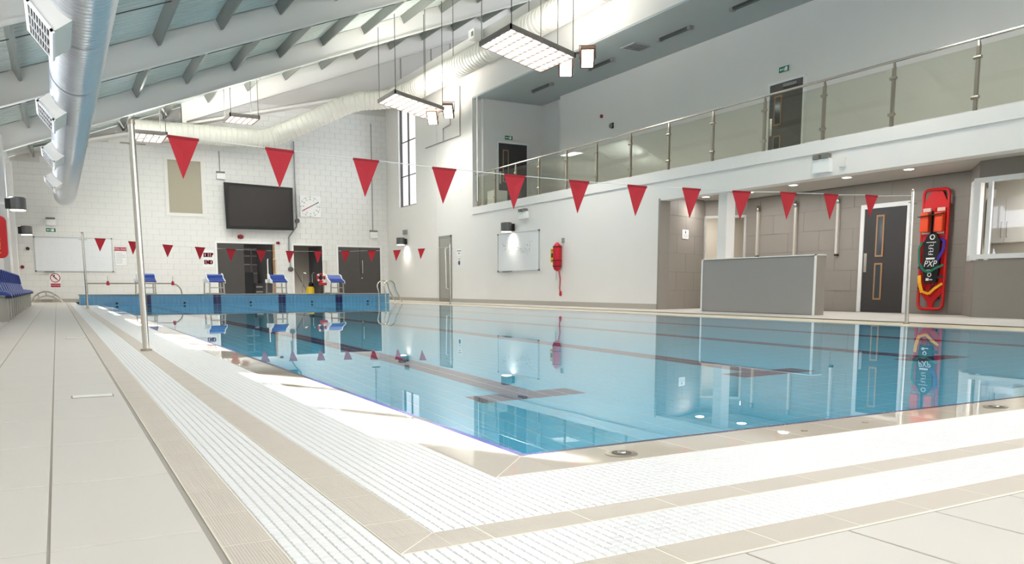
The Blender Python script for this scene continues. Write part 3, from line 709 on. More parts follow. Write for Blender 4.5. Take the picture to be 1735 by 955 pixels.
def flags(Y, pts, label, left, right, drop):
    t = thing('backstroke_flag_line', label, 'flag line', (left[0], Y, left[1]))
    tops = [(ony(a, b, Y), ony(c, d_, Y), ony((a+c)/2+tipdx, tip, Y)) for (a, b, c, d_, tip, tipdx) in pts]
    path = [(left[0], Y, left[1])]
    for a, b, c in tops: path += [tuple(a), tuple(b)]
    path.append((right[0], Y, right[1]))
    obj('cord', MB().tube(path, .004, 6), mat('white_cord', (236,234,228), .6), t)
    for a, b, c in tops:
        m = MB(); o_ = random.uniform(-.01, .01); e_ = Vector((0,.0035,0)); cc = Vector(c)+Vector((0, .02+o_, 0)); mid = (Vector(a)+Vector(b)+cc)/3+Vector((0,.004,0))
        hm = Vector((0,0,-.028))
        a2, b2 = Vector(a)+hm+Vector((.01,0,0)), Vector(b)+hm-Vector((.01,0,0))
        front = [Vector(a), Vector(b), b2, cc, a2, mid]
        v = front+[q+e_ for q in front]
        f = [(0,1,2,4),(4,2,5),(2,3,5),(3,4,5),(6,10,8,7),(10,11,8),(8,11,9),(9,11,10)]+[(0,4,10,6),(4,3,9,10),(3,2,8,9),(2,1,7,8),(1,0,6,7)]
        m.add(v, f); pn = obj('pennant', m, RED, t)
        hb = MB(); hb.bar(Vector(a)+Vector((0,-.002,-.006)), Vector(b)+Vector((0,-.002,-.006)), .006, .022, (0,0,1)); obj('hem', hb, mat('pennant_hem',(168,22,36),.6), pn)
N1 = [(283,229,337,236,303,1),(449,250,498,256,318,1),(598,268,642,272.5,333,0),(732,283,773,287,345,-1),(854,295,890,298.5,354,0),(964,305,998,308,361,-1),(1063,313,1096,316,366,-2),(1156,318,1187,320.5,369,-1),(1241,323,1272,325,371.5,-1.5),(1322,325,1349,327,372,-1),(1396,328,1420,330,372,-1),(1466,330,1487,332,367,-2)]
flags(YF1, N1, 'near line of large red pennants crossing the pool', (.6, 1.70), (10.54, 1.80), 0)
N2 = [(160,403.5,179,404.5,426,0),(217,408.5,234,410,431.5,0),(275,414,293,415.5,436,0),(330,418,347.5,419.5,440,0),(383,421.5,399.5,422.5,443,0),(434,423.5,451,424.5,445,0),(484,425,498.5,425.5,446,-1),(532,425.5,546,425.5,446,-.5),(578,425,592.5,425.5,445,-1),(623,424.5,637,424.5,444,-.5),(666,424,679,423.5,442.5,-1),(708,421.5,720,421,439,-1)]
a_ = ony(139, 401, YF2); b_2 = ony(763, 418, YF2)
flags(YF2, N2, 'far line of small red pennants in front of the starting blocks', (a_.x, a_.z), (b_2.x, b_2.z), 0)

# ============================================================ STARTING BLOCKS
def block(x, label):
    y = PF+.28; z = .315
    t = thing('starting_block', label, 'starting block', (x, y, z), 'blue topped starting blocks on the raised pool end')
    # legs
    for (dx, dy) in ((-.22,.02),(.22,.02),(-.30,.62),(.22,.62)):
        obj('leg', MB().bar((x+dx,y+dy,z),(x+dx*.95,y+dy,z+.36),.04,.04), STEELD, t)
    obj('cross_bar', MB().bar((x-.22,y+.02,z+.2),(x+.22,y+.02,z+.2),.03,.03).bar((x+.22,y+.02,z+.2),(x+.22,y+.62,z+.2),.03,.03), STEELD, t)
    obj('base_frame', MB().box(x-.25,x+.25,y-.02,y+.66,z,z+.03), STEELD, t)
    # slanted blue platform
    pf_ = [(y-.04,z+.37),(y-.04,z+.41),(y+.30,z+.50),(y+.36,z+.60),(y+.55,z+.64),(y+.55,z+.60)]
    obj('platform', MB().prism([(x-.24,a,b) for a,b in pf_], (.48,0,0)), BLUE, t)
    for k in range(3): obj('grip_ridge', MB().bar((x-.22,y+.05+k*.09,z+.438+k*.024),(x+.22,y+.05+k*.09,z+.438+k*.024),.012,.008), BLUE, t)
    for sx in (-.265, .24):
        sp = [(y-.05,z+.34),(y-.05,z+.42),(y+.28,z+.52),(y+.36,z+.63),(y+.57,z+.67),(y+.62,z+.66),(y+.62,z+.40),(y+.25,z+.36)]
        obj('side_panel', MB().prism([(x+sx,a,b) for a,b in sp], (.025,0,0)), WHITEP, t)
    obj('rear_step', MB().box(x-.34,x-.26,y+.3,y+.6,z+.36,z+.48), WHITEP, t)
for x, lb in ((2.45,'leftmost blue topped starting block, beside the near pole'),(4.48,'blue topped starting block below the deep end sign'),(6.47,'blue topped starting block between the first two doorways'),(8.42,'rightmost blue topped starting block, next to the lifebuoy')): block(x, lb)
t = thing('lifebuoy', 'small red and white lifebuoy hanging on the rightmost starting block', 'lifebuoy', (8.05,27.75,.75))
ring = arc((8.0,27.8,.86), .12, 0, 2*math.pi, 23, (1,0,0), (0,0,1))
obj('ring', MB().tube(ring, .035, 8, closed=True), RED, t, True)
for q in (0,1,2,3):
    aa = q*math.pi/2+.5; obj('band', MB().tube(arc((8.0,27.8,.86), .12, aa, aa+.5, 4, (1,0,0),(0,0,1)), .038, 8), WHITEP, t, True)
t = thing('rescue_float', 'red float strapped to the left side of the rightmost starting block', 'float', (8.0,27.6,.6))
obj('float_body', MB().box(7.88,8.13,27.52,27.68,.60,.69), RED, t, False, .02); obj('strap', MB().box(8.1,8.153,27.58,27.62,.64,.66), BLACK, t)
# grab rails of the far right ladder
t = thing('pool_ladder', 'stainless ladder rails at the far right corner of the pool', 'ladder', (10.0, 26.6, 0))
def prail(pts): return [tuple(onx(a, b, X_)) for a, b, X_ in pts]
def loop(yy, h):
    c = [(9.72,yy,-.5),(9.72,yy,.35)]+arc((9.87,yy,h-.22),.2,math.pi,0,8,(1,0,0),(0,0,1))+[(10.10,yy,.45),(10.28,yy,.1),(10.34,yy,0)]
    return c
obj('handrail', MB().tube(loop(26.75,.78), .022, 8), STEEL, t, True); obj('handrail', MB().tube(loop(26.1,.78), .022, 8), STEEL, t, True)
for k in range(3): obj('step', MB().box(9.66,9.78,26.1,26.75,-.15-.28*k,-.12-.28*k), STEELD, t)
for k, y in enumerate((26.1,26.75)): obj('foot_flange', MB().lathe([(.05,0),(.05,.012),(.03,.02)], (10.34,y,.004), 14), WHITEP, t, True)
# long rail on the back deck with curved end
t = thing('stair_handrail', 'long grey handrail with curved end in front of the whiteboard', 'handrail', (3.0, 30.0, 0))
Y_ = 29.5; a = ony(147,480,Y_); b = ony(290,480,Y_); e = ony(307,497,Y_)
obj('rail', MB().tube([(a.x,Y_,a.z),(b.x,Y_,b.z)]+arc((b.x,Y_,b.z-.32),.32,math.pi/2,0,6,(1,0,0),(0,0,1))+[(b.x+.32,Y_,0)], .022, 8), STEELD, t, True)
obj('rail_post', MB().tube([(a.x,Y_,0),(a.x,Y_,a.z)], .022, 8), STEELD, t, True); obj('rail_post', MB().tube([(2.4,Y_,0),(2.4,Y_,a.z)], .022, 8), STEELD, t, True)
for x, y, lb in ((183,481,'left'),(293,481,'right')):
    p = ony(x, y, Y_); t = thing('red_clip', lb+' red clip with thin rod on the long handrail', 'clip', (p.x,Y_,p.z))
    obj('clip_body', MB().lathe([(.05,-.04),(.045,.06),(.02,.1)], p, 8), INKR, t); obj('rod', MB().tube([(p.x,Y_,p.z+.1),(p.x,Y_,p.z+.26)], .008, 6), LGREYM, t)
# curved ladder lying on the deck
t = thing('lying_pool_ladder', 'arched stainless ladder lying on the deck by the back wall', 'ladder', (.4, 32.0, 0))
Yl = 31.6
def archpts(x0, x1, h, y): 
    return [(x0+(x1-x0)*k/12, y, .03+h*math.sin(math.pi*k/12)**.8) for k in range(13)]
a = ony(50,508,Yl).x; b = ony(106,508,Yl).x
obj('arched_rail', MB().tube(archpts(a, b, .36, Yl), .025, 8), STEEL, t, True); obj('arched_rail', MB().tube(archpts(a+.1, b-.05, .22, Yl-.45), .025, 8), STEEL, t, True)
for k in (3,6,9): p1, p2 = archpts(a,b,.36,Yl)[k], archpts(a+.1,b-.05,.22,Yl-.45)[k]; obj('rung', MB().tube([p1,p2], .02, 8), STEELD, t, True)
obj('tread', MB().box(a+.35,b-.3,Yl-.4,Yl-.1,.04,.12), mat('tread_grey',(160,150,138),.6), t)

# ============================================================ BLUE SEATS
def make_seat():
    y = 0; t = thing('spectator_seat', 'blue moulded plastic seat in the row along the left wall', 'seat', (0,0,0), 'blue seats along the left wall')
    # profile in X-Z: back at the wall, ribs across
    pr = [(.14,.88),(.18,.89),(.23,.62),(.28,.47),(.46,.45),(.52,.42),(.52,.37),(.45,.40),(.22,.42),(.17,.58)]
    obj('seat_shell', MB().prism([(a,.02,b) for a,b in pr], (0,.42,0)), BLUE, t, False, .012)
    for k in range(6): obj('shell_rib', MB().bar((.235,.06+k*.065,.62),(.195,.06+k*.065,.86),.018,.012,(0,1,0)), mat('blue_rib',(34,60,140),.4), t)
    obj('front_lip', MB().box(.44,.525,.01,.44,.355,.395), NAVYS, t)
    obj('seat_support', MB().box(.34,.46,.08,.36,.0,.36), mat('seat_plinth',(172,170,160),.6), t)
    return t
s0 = make_seat(); ys = []
y = 14.5
while y < 27.2: ys.append(y); y += .84
for i, y in enumerate(ys):
    o = s0 if i == 0 else copy_tree(s0); o.location = (XL+.02+.0, y, 0)
    W[o.name] = Vector((0,0,0))
    o['label'] = 'farthest blue plastic seat in the row along the left wall' if i == len(ys)-1 else 'blue plastic seat in the left wall row, nearer than the farthest one'
bm_ = thing('seat_bench', 'grey beam with white feet under the blue seats', 'bench', (XL+.25, 20, 0))
obj('beam', MB().box(XL+.1,XL+.2,14.4,27.3,.28,.34), STEELD, bm_)
for y in (15.94,19.3,22.66,26.02): obj('foot', MB().bar((XL+.22,y,.34),(XL+.22,y,.02),.05,.05).bar((XL+.1,y,.02),(XL+.34,y,.02),.06,.04), WHITEP, bm_)

# ============================================================ WALL LAMPS
def wall_lamp(p, d, label, arm=.27):
    """drum lamp on a bracket: d = +1 mounted on the left wall, -1 on the right wall"""
    x, y, z = p; c = x+d*arm
    t = thing('wall_lamp', label, 'wall lamp', (x, y, z), 'grey drum lamps on the walls')
    obj('drum', MB().lathe([(.17,-.14),(.17,.12),(.15,.14)], (c,y,z), 24), mat('grey_drum',(104,103,102),.35,.6), t, True)
    e0, e1 = sorted((c-d*.24, c-d*.13)); obj('bracket', MB().box(e0, e1, y-.1, y+.1, z-.12, z+.1), BLACK, t)
    if arm > .3: obj('arm', MB().box(x, e0, y-.03, y+.03, z-.03, z+.03), WHITEP, t)
    obj('diffuser', MB().lathe([(.155,-.138),(.15,-.158)], (c,y,z), 24), GLOWS, t)
    spot(t, 'lamp_light', (c-d*.12, y, z-.22), (-d*.75, 0, -1), 40, 130)
wall_lamp((XR, 22.15, 2.38), -1, 'grey drum lamp above the square whiteboard on the right wall')
wall_lamp((XR, 31.0, 2.38), -1, 'grey drum lamp on the right wall near the back corner')
wall_lamp((XL+.02, 21.6, 2.40), 1, 'larger grey drum lamp high on the left wall', .47)
wall_lamp((XL+.02, 31.4, 2.40), 1, 'smaller grey drum lamp at the left end of the long whiteboard', .37)
tag(obj('sounder', MB().box(XR-.08,XR,30.9,31.25,2.66,2.84), LGREYM), 'small grey sounder above the corner drum lamp', 'sounder')

# ============================================================ FLOODLIGHTS
def panel_light(x, y, z, sx, sy, label, power, grid=(8,7), rods=True, tilt=0):
    T_ = lambda m: (setattr(m, 'v', [(a, b, c-(a-x)*tilt) for a, b, c in m.v]), m)[1]
    t = thing('ceiling_floodlight', label, 'ceiling light', (x,y,z), 'suspended louvred floodlight panels')
    fr = MB(); x0,x1,y0,y1 = x-sx/2,x+sx/2,y-sy/2,y+sy/2
    for q in ((x0,x1,y0,y0+.04),(x0,x1,y1-.04,y1),(x0,x0+.04,y0,y1),(x1-.04,x1,y0,y1)): fr.box(*q, z-.06, z+.06)
    obj('frame', T_(fr), LOUVER, t)
    g = MB()
    for i in range(1, grid[0]): g.box(x0+sx*i/grid[0]-.012, x0+sx*i/grid[0]+.012, y0, y1, z-.05, z)
    for j in range(1, grid[1]): g.box(x0, x1, y0+sy*j/grid[1]-.012, y0+sy*j/grid[1]+.012, z-.05, z)
    obj('louvre_grid', T_(g), LOUVER, t)
    obj('lamp_sheet', T_(MB().box(x0+.04,x1-.04,y0+.04,y1-.04,z+.02,z+.04)), GLOW, t)
    if rods:
        for (a, b) in ((x0+.05,y0+.05),(x1-.05,y0+.05),(x0+.05,y1-.05),(x1-.05,y1-.05)):
            obj('suspension_rod', MB().tube([(a,b,z+.05-(a-x)*tilt),(a,b,zb(a)+.45)], .012, 6), RODM, t)
    area(t, 'panel_lamp', (x,y,z-.12-abs(tilt)), sx*.9, sy*.9, power*.6, (-tilt,0,-1))
    area(t, 'roof_fill_lamp', (x,y,z+.12+abs(tilt)*1.2), sx*.9, sy*.9, power*(.15 if x > 9 else 1.7), (0,0,1))  # upward fill added to brighten roof and rafters
    return t
def twin(heads, bar, label):
    t = thing('twin_floodlight', label, 'floodlight', bar[0])
    obj('mounting_bar', MB().bar(bar[0], bar[1], .05, .05), BRONZE, t)
    obj('drop_rod', MB().tube([bar[0], (bar[0][0], bar[0][1], zb(bar[0][0])+.45)], .012, 6), RODM, t)
    for (x, y, z) in heads:
        d = Vector((-.35,-.55,-.75)).normalized(); u = d.cross(Vector((0,0,1))).normalized(); v = u.cross(d)
        P = Vector((x,y,z)); q = [P-u*.18-v*.28, P+u*.18-v*.28, P+u*.18+v*.28, P-u*.18+v*.28]
        h = obj('lamp_housing', MB().prism(q, -d*.12), BRONZE, t, False, .02)
        q = [P-u*.14-v*.24+d*.002, P+u*.14-v*.24+d*.002, P+u*.14+v*.24+d*.002, P-u*.14+v*.24+d*.002]
        obj('lens', MB().prism(q, d*.006), GLOW, h)
        obj('yoke', MB().tube([P+u*.2,P+u*.2-d*.2+Vector((0,0,.2)),P-u*.2-d*.2+Vector((0,0,.2)),P-u*.2], .015, 6), BRONZE, h)
PW = 200
panel_light(10.35, 17.7, 6.29, 1.8, 1.6, 'brightest louvred light panel, in front of the upper right wall', PW, tilt=.226)
panel_light(10.7, 26.0, 6.60, 1.75, 1.6, 'louvred light panel in front of the tall window', PW, tilt=.2)
panel_light(2.85, 29.0, 5.35, 1.0, 1.5, 'small louvred light panel above the near left pole', 90, (5,6))
panel_light(5.9, 29.6, 6.3, 1.0, 1.2, 'small louvred light panel high in the middle above the screen', 90, (5,6))
twin(((11.42,17.6,5.98),(11.9,17.35,6.2)), ((11.3,17.8,6.28),(12.1,17.5,6.45)), 'twin floodlights under the right end of the brightest panel')
twin(((11.3,25.6,6.15),(11.75,25.3,6.35)), ((11.2,25.9,6.5),(11.95,25.6,6.6)), 'twin floodlights on a bar below the panel by the tall window')
# further light panels added over the near half of the hall, out of view
for i, (x, y, z) in enumerate(((10.5,9.0,6.5),(3.4,18.5,4.9),(3.4,8.0,4.9),(3.4,0,4.9))):
    panel_light(x, y, z, 1.6, 1.5, 'added unseen louvred light panel overhead, %s' % ('above the recess side','over the middle left','over the near left','behind the camera')[i], 110 if x > 9 else 90, (6,6)) if not (x == 3.4 and y > 18) else None

# ============================================================ DUCTS
def ribs_tube(path, r, n, rib, m, name, parent, amp=.012, pitch=.11, cap=True):
    # resample and add spiral seams as raised rings
    pts = [Vector(p) for p in path]; out, rs = [], []; 
    acc = 0
    for a, b in zip(pts[:-1], pts[1:]):
        L = (b-a).length; k = max(1, round(L/pitch))
        for i in range(k):
            for fr_, e_ in ((0, 0), (.78, 0), (.84, amp), (.94, amp)): out.append(a+(b-a)*(i+fr_)/k); rs.append(r+e_)
    out.append(pts[-1]); rs.append(r)
    return obj(name, MB().tube(out, rs, n, cap), m, parent, True)
XD, ZD, RD = .42, 3.60, .33
t = thing('supply_duct', 'large silver air duct hanging along the left side', 'air duct', (XD, 10, ZD))
pth = [(XD,2,ZD),(XD,31.0,ZD)]
ribs_tube(pth, RD, 40, True, DUCT, 'duct_tube', t, .005, .12)
obj('duct_end', MB().lathe([(RD,0),(RD,.5),(RD*.97,.9),(RD*.8,1.25),(RD*.5,1.5)], (XD,31.0,ZD), 40, 'y'), DUCT, t, True)
for y in (5,8.0,11.0,13.6,16.2,18.8,21.5,24.2,27): obj('duct_joint', MB().tube([(XD,y-.03,ZD),(XD,y+.03,ZD)], RD+.012, 40, False), DUCT, t, True)
for y in (6,12.4,16.6,20.8,25,29): obj('hanger_rod', MB().tube([(XD+.33,y,ZD),(XD+.33,y,zb(XD+.33)+.5)], .012, 6), RODM, t)
SD = t
def diffuser(y, L, w):
    d = Vector((-.80, 0, -.60)).normalized(); u = Vector((0,1,0)); v = d.cross(u).normalized()
    c = Vector((XD,y,ZD))+d*(RD-.10)
    def q(a0,a1,b0,b1,h): return [c+u*a0+v*b0+d*h, c+u*a1+v*b0+d*h, c+u*a1+v*b1+d*h, c+u*a0+v*b1+d*h]
    g = obj('outlet_box', MB().prism(q(-L/2,L/2,-w/2,w/2,0), d*.27), DUCTW, SD)
    fr = MB()
    for r in ((-L/2-.02,L/2+.02,-w/2-.02,-w/2+.03),(-L/2-.02,L/2+.02,w/2-.03,w/2+.02),(-L/2-.02,-L/2+.03,-w/2,w/2),(L/2-.03,L/2+.02,-w/2,w/2),(-L/6-.015,-L/6+.015,-w/2,w/2),(L/6-.015,L/6+.015,-w/2,w/2)):
        s = MB().prism(q(*r,.27), d*.03); fr.add(s.v, s.f)
    obj('grille_frame', fr, WHITEP, g)
    obj('grille_back', MB().prism(q(-L/2+.03,L/2-.03,-w/2+.03,w/2-.03,.27), d*.004), GRILL, g)
    for k in range(7): obj('grille_blade', MB().prism(q(-L/2+.03,L/2-.03,-w/2+.05+k*(w-.1)/7,-w/2+.065+k*(w-.1)/7,.273), d*.02), LGREYM, g)
for y in (10.5, 15.6, 20.5, 25.6): diffuser(y, 1.15, .36)
t = thing('spiral_duct', 'pale spiral duct running under the roof along the back and right walls', 'air duct', (8, 32, 6.2))
yd = 32.35
path = [(2.6,yd,6.12),(7.0,yd,6.14)]+[(7.4,yd-.02,6.2),(7.7,yd-.05,6.32)]+[(10.0,31.3,7.45),(10.35,31.1,7.6),(10.7,30.9,7.68)]+[(11.3,30.6,7.72),(11.65,30.2,7.75),(11.85,29.7,7.77),(11.95,29.1,7.78),(12.0,28.4,7.78),(12.05,4,7.78)]
ribs_tube(path, .35, 28, True, DUCTW, 'duct_tube', t, .016, .19)
for y in (8,13,18,23,27): obj('duct_joint', MB().tube([(12.05,y-.04,7.78),(12.05,y+.04,7.78)], .385, 24, False), DUCTW, t, True)
for y in (10.5,15.5,20.5,25.5): obj('hanger_rod', MB().tube([(12.05,y,8.1),(12.05,y,zb(12.05)+.45)], .012, 6), RODM, t)
for (x, y, lb) in ((12.2,19.9,'white sensor box above the duct near the brightest light'),(12.2,24.2,'white sensor box above the duct in the middle of the right wall')):
    t = thing('sensor_box', lb, 'sensor', (x,y,8.5)); obj('box_body', MB().box(x-.12,x+.2,y-.2,y+.2,8.45,8.75), WHITEP, t); obj('lens', MB().box(x-.13,x-.12,y-.14,y-.02,8.52,8.66), GRILL, t)
# conduit runs on the right wall
t = thing('conduit', 'thin grey conduit stepping along the right wall beside the tall window', 'conduit', (12.49,28,6.2))
pth = [(12.474,25.9,7.4),(12.474,25.9,5.75),(12.474,27.6,5.75),(12.474,28.9,5.75)]
obj('conduit_pipe', MB().tube(pth, .02, 6), LGREYM, t); obj('conduit_pipe', MB().tube([(12.474,27.3,5.75),(12.474,27.3,6.2),(12.474,26.7,6.25),(12.474,26.7,6.6)], .015, 6), LGREYM, t)
# ============================================================ BACK WALL THINGS
def bw(x, y, Y=YB-.02): return ony(x, y, Y)
def plate(name, label, cat, x0, y0, x1, y1, m, depth=.03, Y=YB-.014, bevel=0):
    a, b = bw(x0, y0, Y), bw(x1, y1, Y)
    t = thing(name, label, cat, ((a.x+b.x)/2, Y, b.z))
    return t, a.x, b.x, b.z, a.z
FR = YB-.014
# doorways
def reveal(name, d, label):
    t = thing(name, label, 'door frame', (d[0], YB, 0), kind='structure')
    fr = MB().box(d[0]-.07,d[0],YB-.03,YB+.1,0,d[3]+.07).box(d[1],d[1]+.07,YB-.03,YB+.1,0,d[3]+.07).box(d[0],d[1],YB-.03,YB+.1,d[3],d[3]+.07)
    obj('door_frame', fr, WHITEP, t); return t
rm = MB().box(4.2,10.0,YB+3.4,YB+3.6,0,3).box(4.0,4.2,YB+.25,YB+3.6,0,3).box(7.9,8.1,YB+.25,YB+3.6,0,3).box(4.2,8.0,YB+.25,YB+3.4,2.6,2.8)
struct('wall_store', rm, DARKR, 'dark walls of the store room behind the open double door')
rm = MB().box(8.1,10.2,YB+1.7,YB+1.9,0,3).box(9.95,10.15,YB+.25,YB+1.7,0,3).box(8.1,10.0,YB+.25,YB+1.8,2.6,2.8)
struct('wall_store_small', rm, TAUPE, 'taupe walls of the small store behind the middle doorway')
t = reveal('door_4', D1, 'open double doorway with one charcoal leaf shut, left of the other doorways')
obj('door_leaf', MB().box(D1[0]+.01,D1[0]+1.0,YB-.01,YB+.04,.01,D1[3]-.01), mat('store_door',(76,72,70),.45), t)
lf = obj('door_leaf', MB().prism([(D1[1]-.03,YB+.02,.01),(D1[1]-.42,YB+.75,.01),(D1[1]-.47,YB+.73,.01),(D1[1]-.08,YB,.01)], (0,0,2.2)), DGREY, t)
obj('door_edge_trim', MB().box(D1[1]-.01,D1[1]+.07,YB-.06,YB-.03,0,2.24), WOODF, t)
obj('door_handle', MB().tube([(7.42,YB-.02,1.05),(7.38,YB-.12,1.07),(7.38,YB-.12,1.63),(7.42,YB-.02,1.65)], .022, 8), WHITEP, t)
obj('door_handle', MB().tube([(7.62,YB-.06,1.05),(7.72,YB-.14,1.07),(7.72,YB-.14,1.63),(7.62,YB-.06,1.65)], .022, 8), CREAM, t)
t = thing('storage_rack', 'dark wire storage rack inside the open double doorway', 'rack', (6.9, YB+1.2, 0))
for x in (6.55,7.0,7.4): obj('upright', MB().box(x-.03,x+.03,YB+1.1,YB+1.16,0,2.1), mat('rack_metal',(122,112,106),.5,.2), t)
for z in (.7,1.1,1.45,1.8,2.1): obj('rack_shelf', MB().box(6.5,7.45,YB+1.08,YB+1.5,z,z+.03), mat('rack_metal',(122,112,106),.5,.2), t)
tag(obj('wheeled_bin', MB().box(6.55,6.95,YB+.5,YB+1.0,.05,1.15), BLACK, None, False, .03), 'black bin standing in the open double doorway', 'bin')
t = thing('storage_crate', 'black slatted crate beside the bin in the double doorway', 'crate', (7.2,YB+.7,0))
obj('crate_body', MB().box(7.02,7.4,YB+.5,YB+1.0,.02,.7), mat('crate_grey',(52,50,50),.5), t)
for k in range(3): obj('crate_slat', MB().box(7.03,7.39,YB+.48,YB+.5,.12+.2*k,.18+.2*k), LGREYM, t)
t = reveal('door_5', D2, 'open middle doorway with a dark leaf folded inwards')
obj('door_leaf', MB().prism([(D2[1]-.03,YB+.05,.01),(D2[1]-.25,YB+.9,.01),(D2[1]-.31,YB+.88,.01),(D2[1]-.09,YB+.03,.01)], (0,0,2.18)), DGREY, t)
obj('door_handle', MB().tube([(D2[1]+.06,YB-.03,1.05),(D2[1]+.15,YB-.12,1.07),(D2[1]+.15,YB-.12,1.6),(D2[1]+.06,YB-.03,1.62)], .02, 8), CREAM, t)
t = thing('pool_cleaner', 'yellow and black pool cleaner with steel trolley rails in the middle doorway', 'pool cleaner', (9.25, YB+.45, 0))
obj('cleaner_body', MB().lathe([(.12,0),(.17,.06),(.17,.36),(.12,.44)], (9.2,YB+.4,.12), 14), YELLOW, t, True)
obj('motor', MB().lathe([(.1,0),(.12,.1),(.06,.18)], (9.25,YB+.42,.56), 12), BLACK, t, True)
for dx in (-.24, .18): obj('trolley_rail', MB().tube([(9.15+dx,YB+.5,.0),(9.15+dx,YB+.5,1.05)]+arc((9.15+dx+.09,YB+.5,1.05),.09,math.pi,math.pi*.2,5,(1,0,0),(0,0,1)), .02, 8), STEEL, t, True)
tag(obj('hose', MB().tube([(8.55,YB+.5,.06),(8.65,YB+.3,.16),(8.75,YB+.6,.08),(8.8,YB+.35,.14),(8.62,YB+.45,.05)], .035, 8), mat('hose_tan',(128,98,78),.6), None, True), 'coiled brown hose on the floor of the middle doorway', 'hose')
tag(obj('leaning_pole', MB().tube([(8.5,YB+1.6,2.0),(9.3,YB+.6,.02)], .015, 6), RODM), 'thin dark pole leaning inside the middle doorway', 'pole')
# shut double door on the right
t = thing('door_6', 'shut charcoal double door at the right end of the back wall', 'door', (D3[0], YB, 0), kind='structure')
obj('door_frame', MB().box(D3[0]-.08,D3[0],YB-.05,YB-.01,0,D3[3]+.08).box(D3[1],D3[1]+.07,YB-.05,YB-.01,0,D3[3]+.08).box(D3[0],D3[1],YB-.05,YB-.01,D3[3],D3[3]+.08), WHITEP, t)
xm = (D3[0]+D3[1])/2+.02
for a, b in ((D3[0],xm-.006),(xm+.006,D3[1])): obj('door_leaf', MB().box(a,b,YB-.035,YB-.005,.01,D3[3]), mat('store_door',(76,72,70),.45), t)
obj('door_handle', MB().tube([(xm+.09,YB-.035,1.12),(xm+.09,YB-.1,1.12),(xm+.09,YB-.1,1.66),(xm+.09,YB-.035,1.66)], .02, 8), STEEL, t, True)
obj('lock', MB().lathe([(.04,0),(.035,-.02)], (xm+.07,YB-.035,.92), 12, 'y'), STEEL, t)
# screen
t = thing('wall_screen', 'large black television screen on the back wall', 'screen', (7.2, YB-.35, 2.84))
a, b, c, d = ony(379,308,YB-.32), ony(496,318,YB-.32), ony(498,390,YB-.32), ony(384,387,YB-.32)
a.x -= .0
P = [a,b,c,d]
fw_ = MB().prism([a,b,c,d], (0,.09,0)); obj('screen_body', fw_, BLACK, t, False, .015)
ctr = (a+b+c+d)/4; ins = [ctr+(p-ctr)*Vector((.91,.91,.88))[0] if False else Vector((ctr.x+(p.x-ctr.x)*.92, p.y-.001, ctr.z+(p.z-ctr.z)*.87)) for p in P]
obj('display', MB().prism(ins, (0,-.004,0)), SCREEN, t)
obj('bracket', MB().box(6.6,7.7,YB-.25,YB-.01,3.3,4.1), LGREYM, t)
# recessed panel
t = thing('recessed_panel', 'beige panel in a white frame on the upper back wall', 'panel', (4.45,YB,3.32))
obj('panel_face', MB().box(PAN[0],PAN[1],YB-.01,YB-.004,PAN[2],PAN[3]), PANELG, t)
fm = MB()
for q in ((PAN[0]-.12,PAN[0],PAN[2]-.12,PAN[3]+.12),(PAN[1],PAN[1]+.12,PAN[2]-.12,PAN[3]+.12),(PAN[0],PAN[1],PAN[2]-.12,PAN[2]),(PAN[0],PAN[1],PAN[3],PAN[3]+.12)): fm.box(q[0],q[1],YB-.035,YB-.005,q[2],q[3])
obj('panel_frame', fm, WALL, t)
# pace clock
a = bw(507,331); b = bw(543,369); s = .84; cx_, cz_ = (a.x+b.x)/2, (a.z+b.z)/2
t = thing('pace_clock', 'square white pace clock to the right of the black screen', 'clock', (cx_, FR-.06, cz_-s/2))
obj('clock_case', MB().box(cx_-s/2,cx_+s/2,FR-.06,FR,cz_-s/2,cz_+s/2), WHITEP, t, False, .01)
for k in range(60):
    q = math.pi*2*k/60; r0 = .385 if k % 5 else .35; wdt = .012 if k % 5 else .026
    if k % 5 and False: continue
    obj('dial_mark', MB().bar((cx_+math.sin(q)*r0,FR-.062,cz_+math.cos(q)*r0),(cx_+math.sin(q)*.4,FR-.062,cz_+math.cos(q)*.4),wdt,.004,(0,1,0)), mat('dial_grey',(120,120,122),.6), t)
for k in range(1,13):
    q = math.pi*2*k/12; text(str(k*5), .075, mat('dial_grey',(120,120,122),.6), t, Vector((cx_+math.sin(q)*.285,FR-.062,cz_+math.cos(q)*.285)), '-y', 'numeral')
q = math.radians(62); sn, cs = math.sin(q), math.cos(q)
obj('clock_hand', MB().bar((cx_,FR-.068,cz_),(cx_+sn*.38,FR-.068,cz_+cs*.38),.03,.004,(0,1,0)), mat('hand_grey',(90,88,90),.5), t)
tag(obj('clock_hand', MB().bar((cx_,FR-.068,cz_),(cx_-sn*.36,FR-.068,cz_-cs*.36),.03,.004,(0,1,0)), INKR, t), 'dark red clock hand')
# emergency lights with conduit
def em_light(x0,y0,x1,y1,label,top):
    a, b = bw(x0,y0), bw(x1,y1); t = thing('emergency_light', label, 'emergency light', ((a.x+b.x)/2,FR,b.z), 'white emergency light boxes')
    obj('light_body', MB().box(a.x,b.x,FR-.1,FR,b.z,a.z-.07), WHITEP, t, False, .012)
    obj('lamp_heads', MB().box(a.x,b.x,FR-.08,FR,a.z-.06,a.z), GRILL, t)
    obj('conduit', MB().tube([((a.x+b.x)/2-.02,FR-.02,a.z),((a.x+b.x)/2-.02,FR-.02,top)], .018, 6), LGREYM, t)
em_light(366,290,381,304,'white emergency light box above the left edge of the screen',5.7)
em_light(626,390,639,404,'white emergency light box above the right hand double door',7.3)
em_light(77,368,94,382,'white emergency light box above the left whiteboard',2.95)
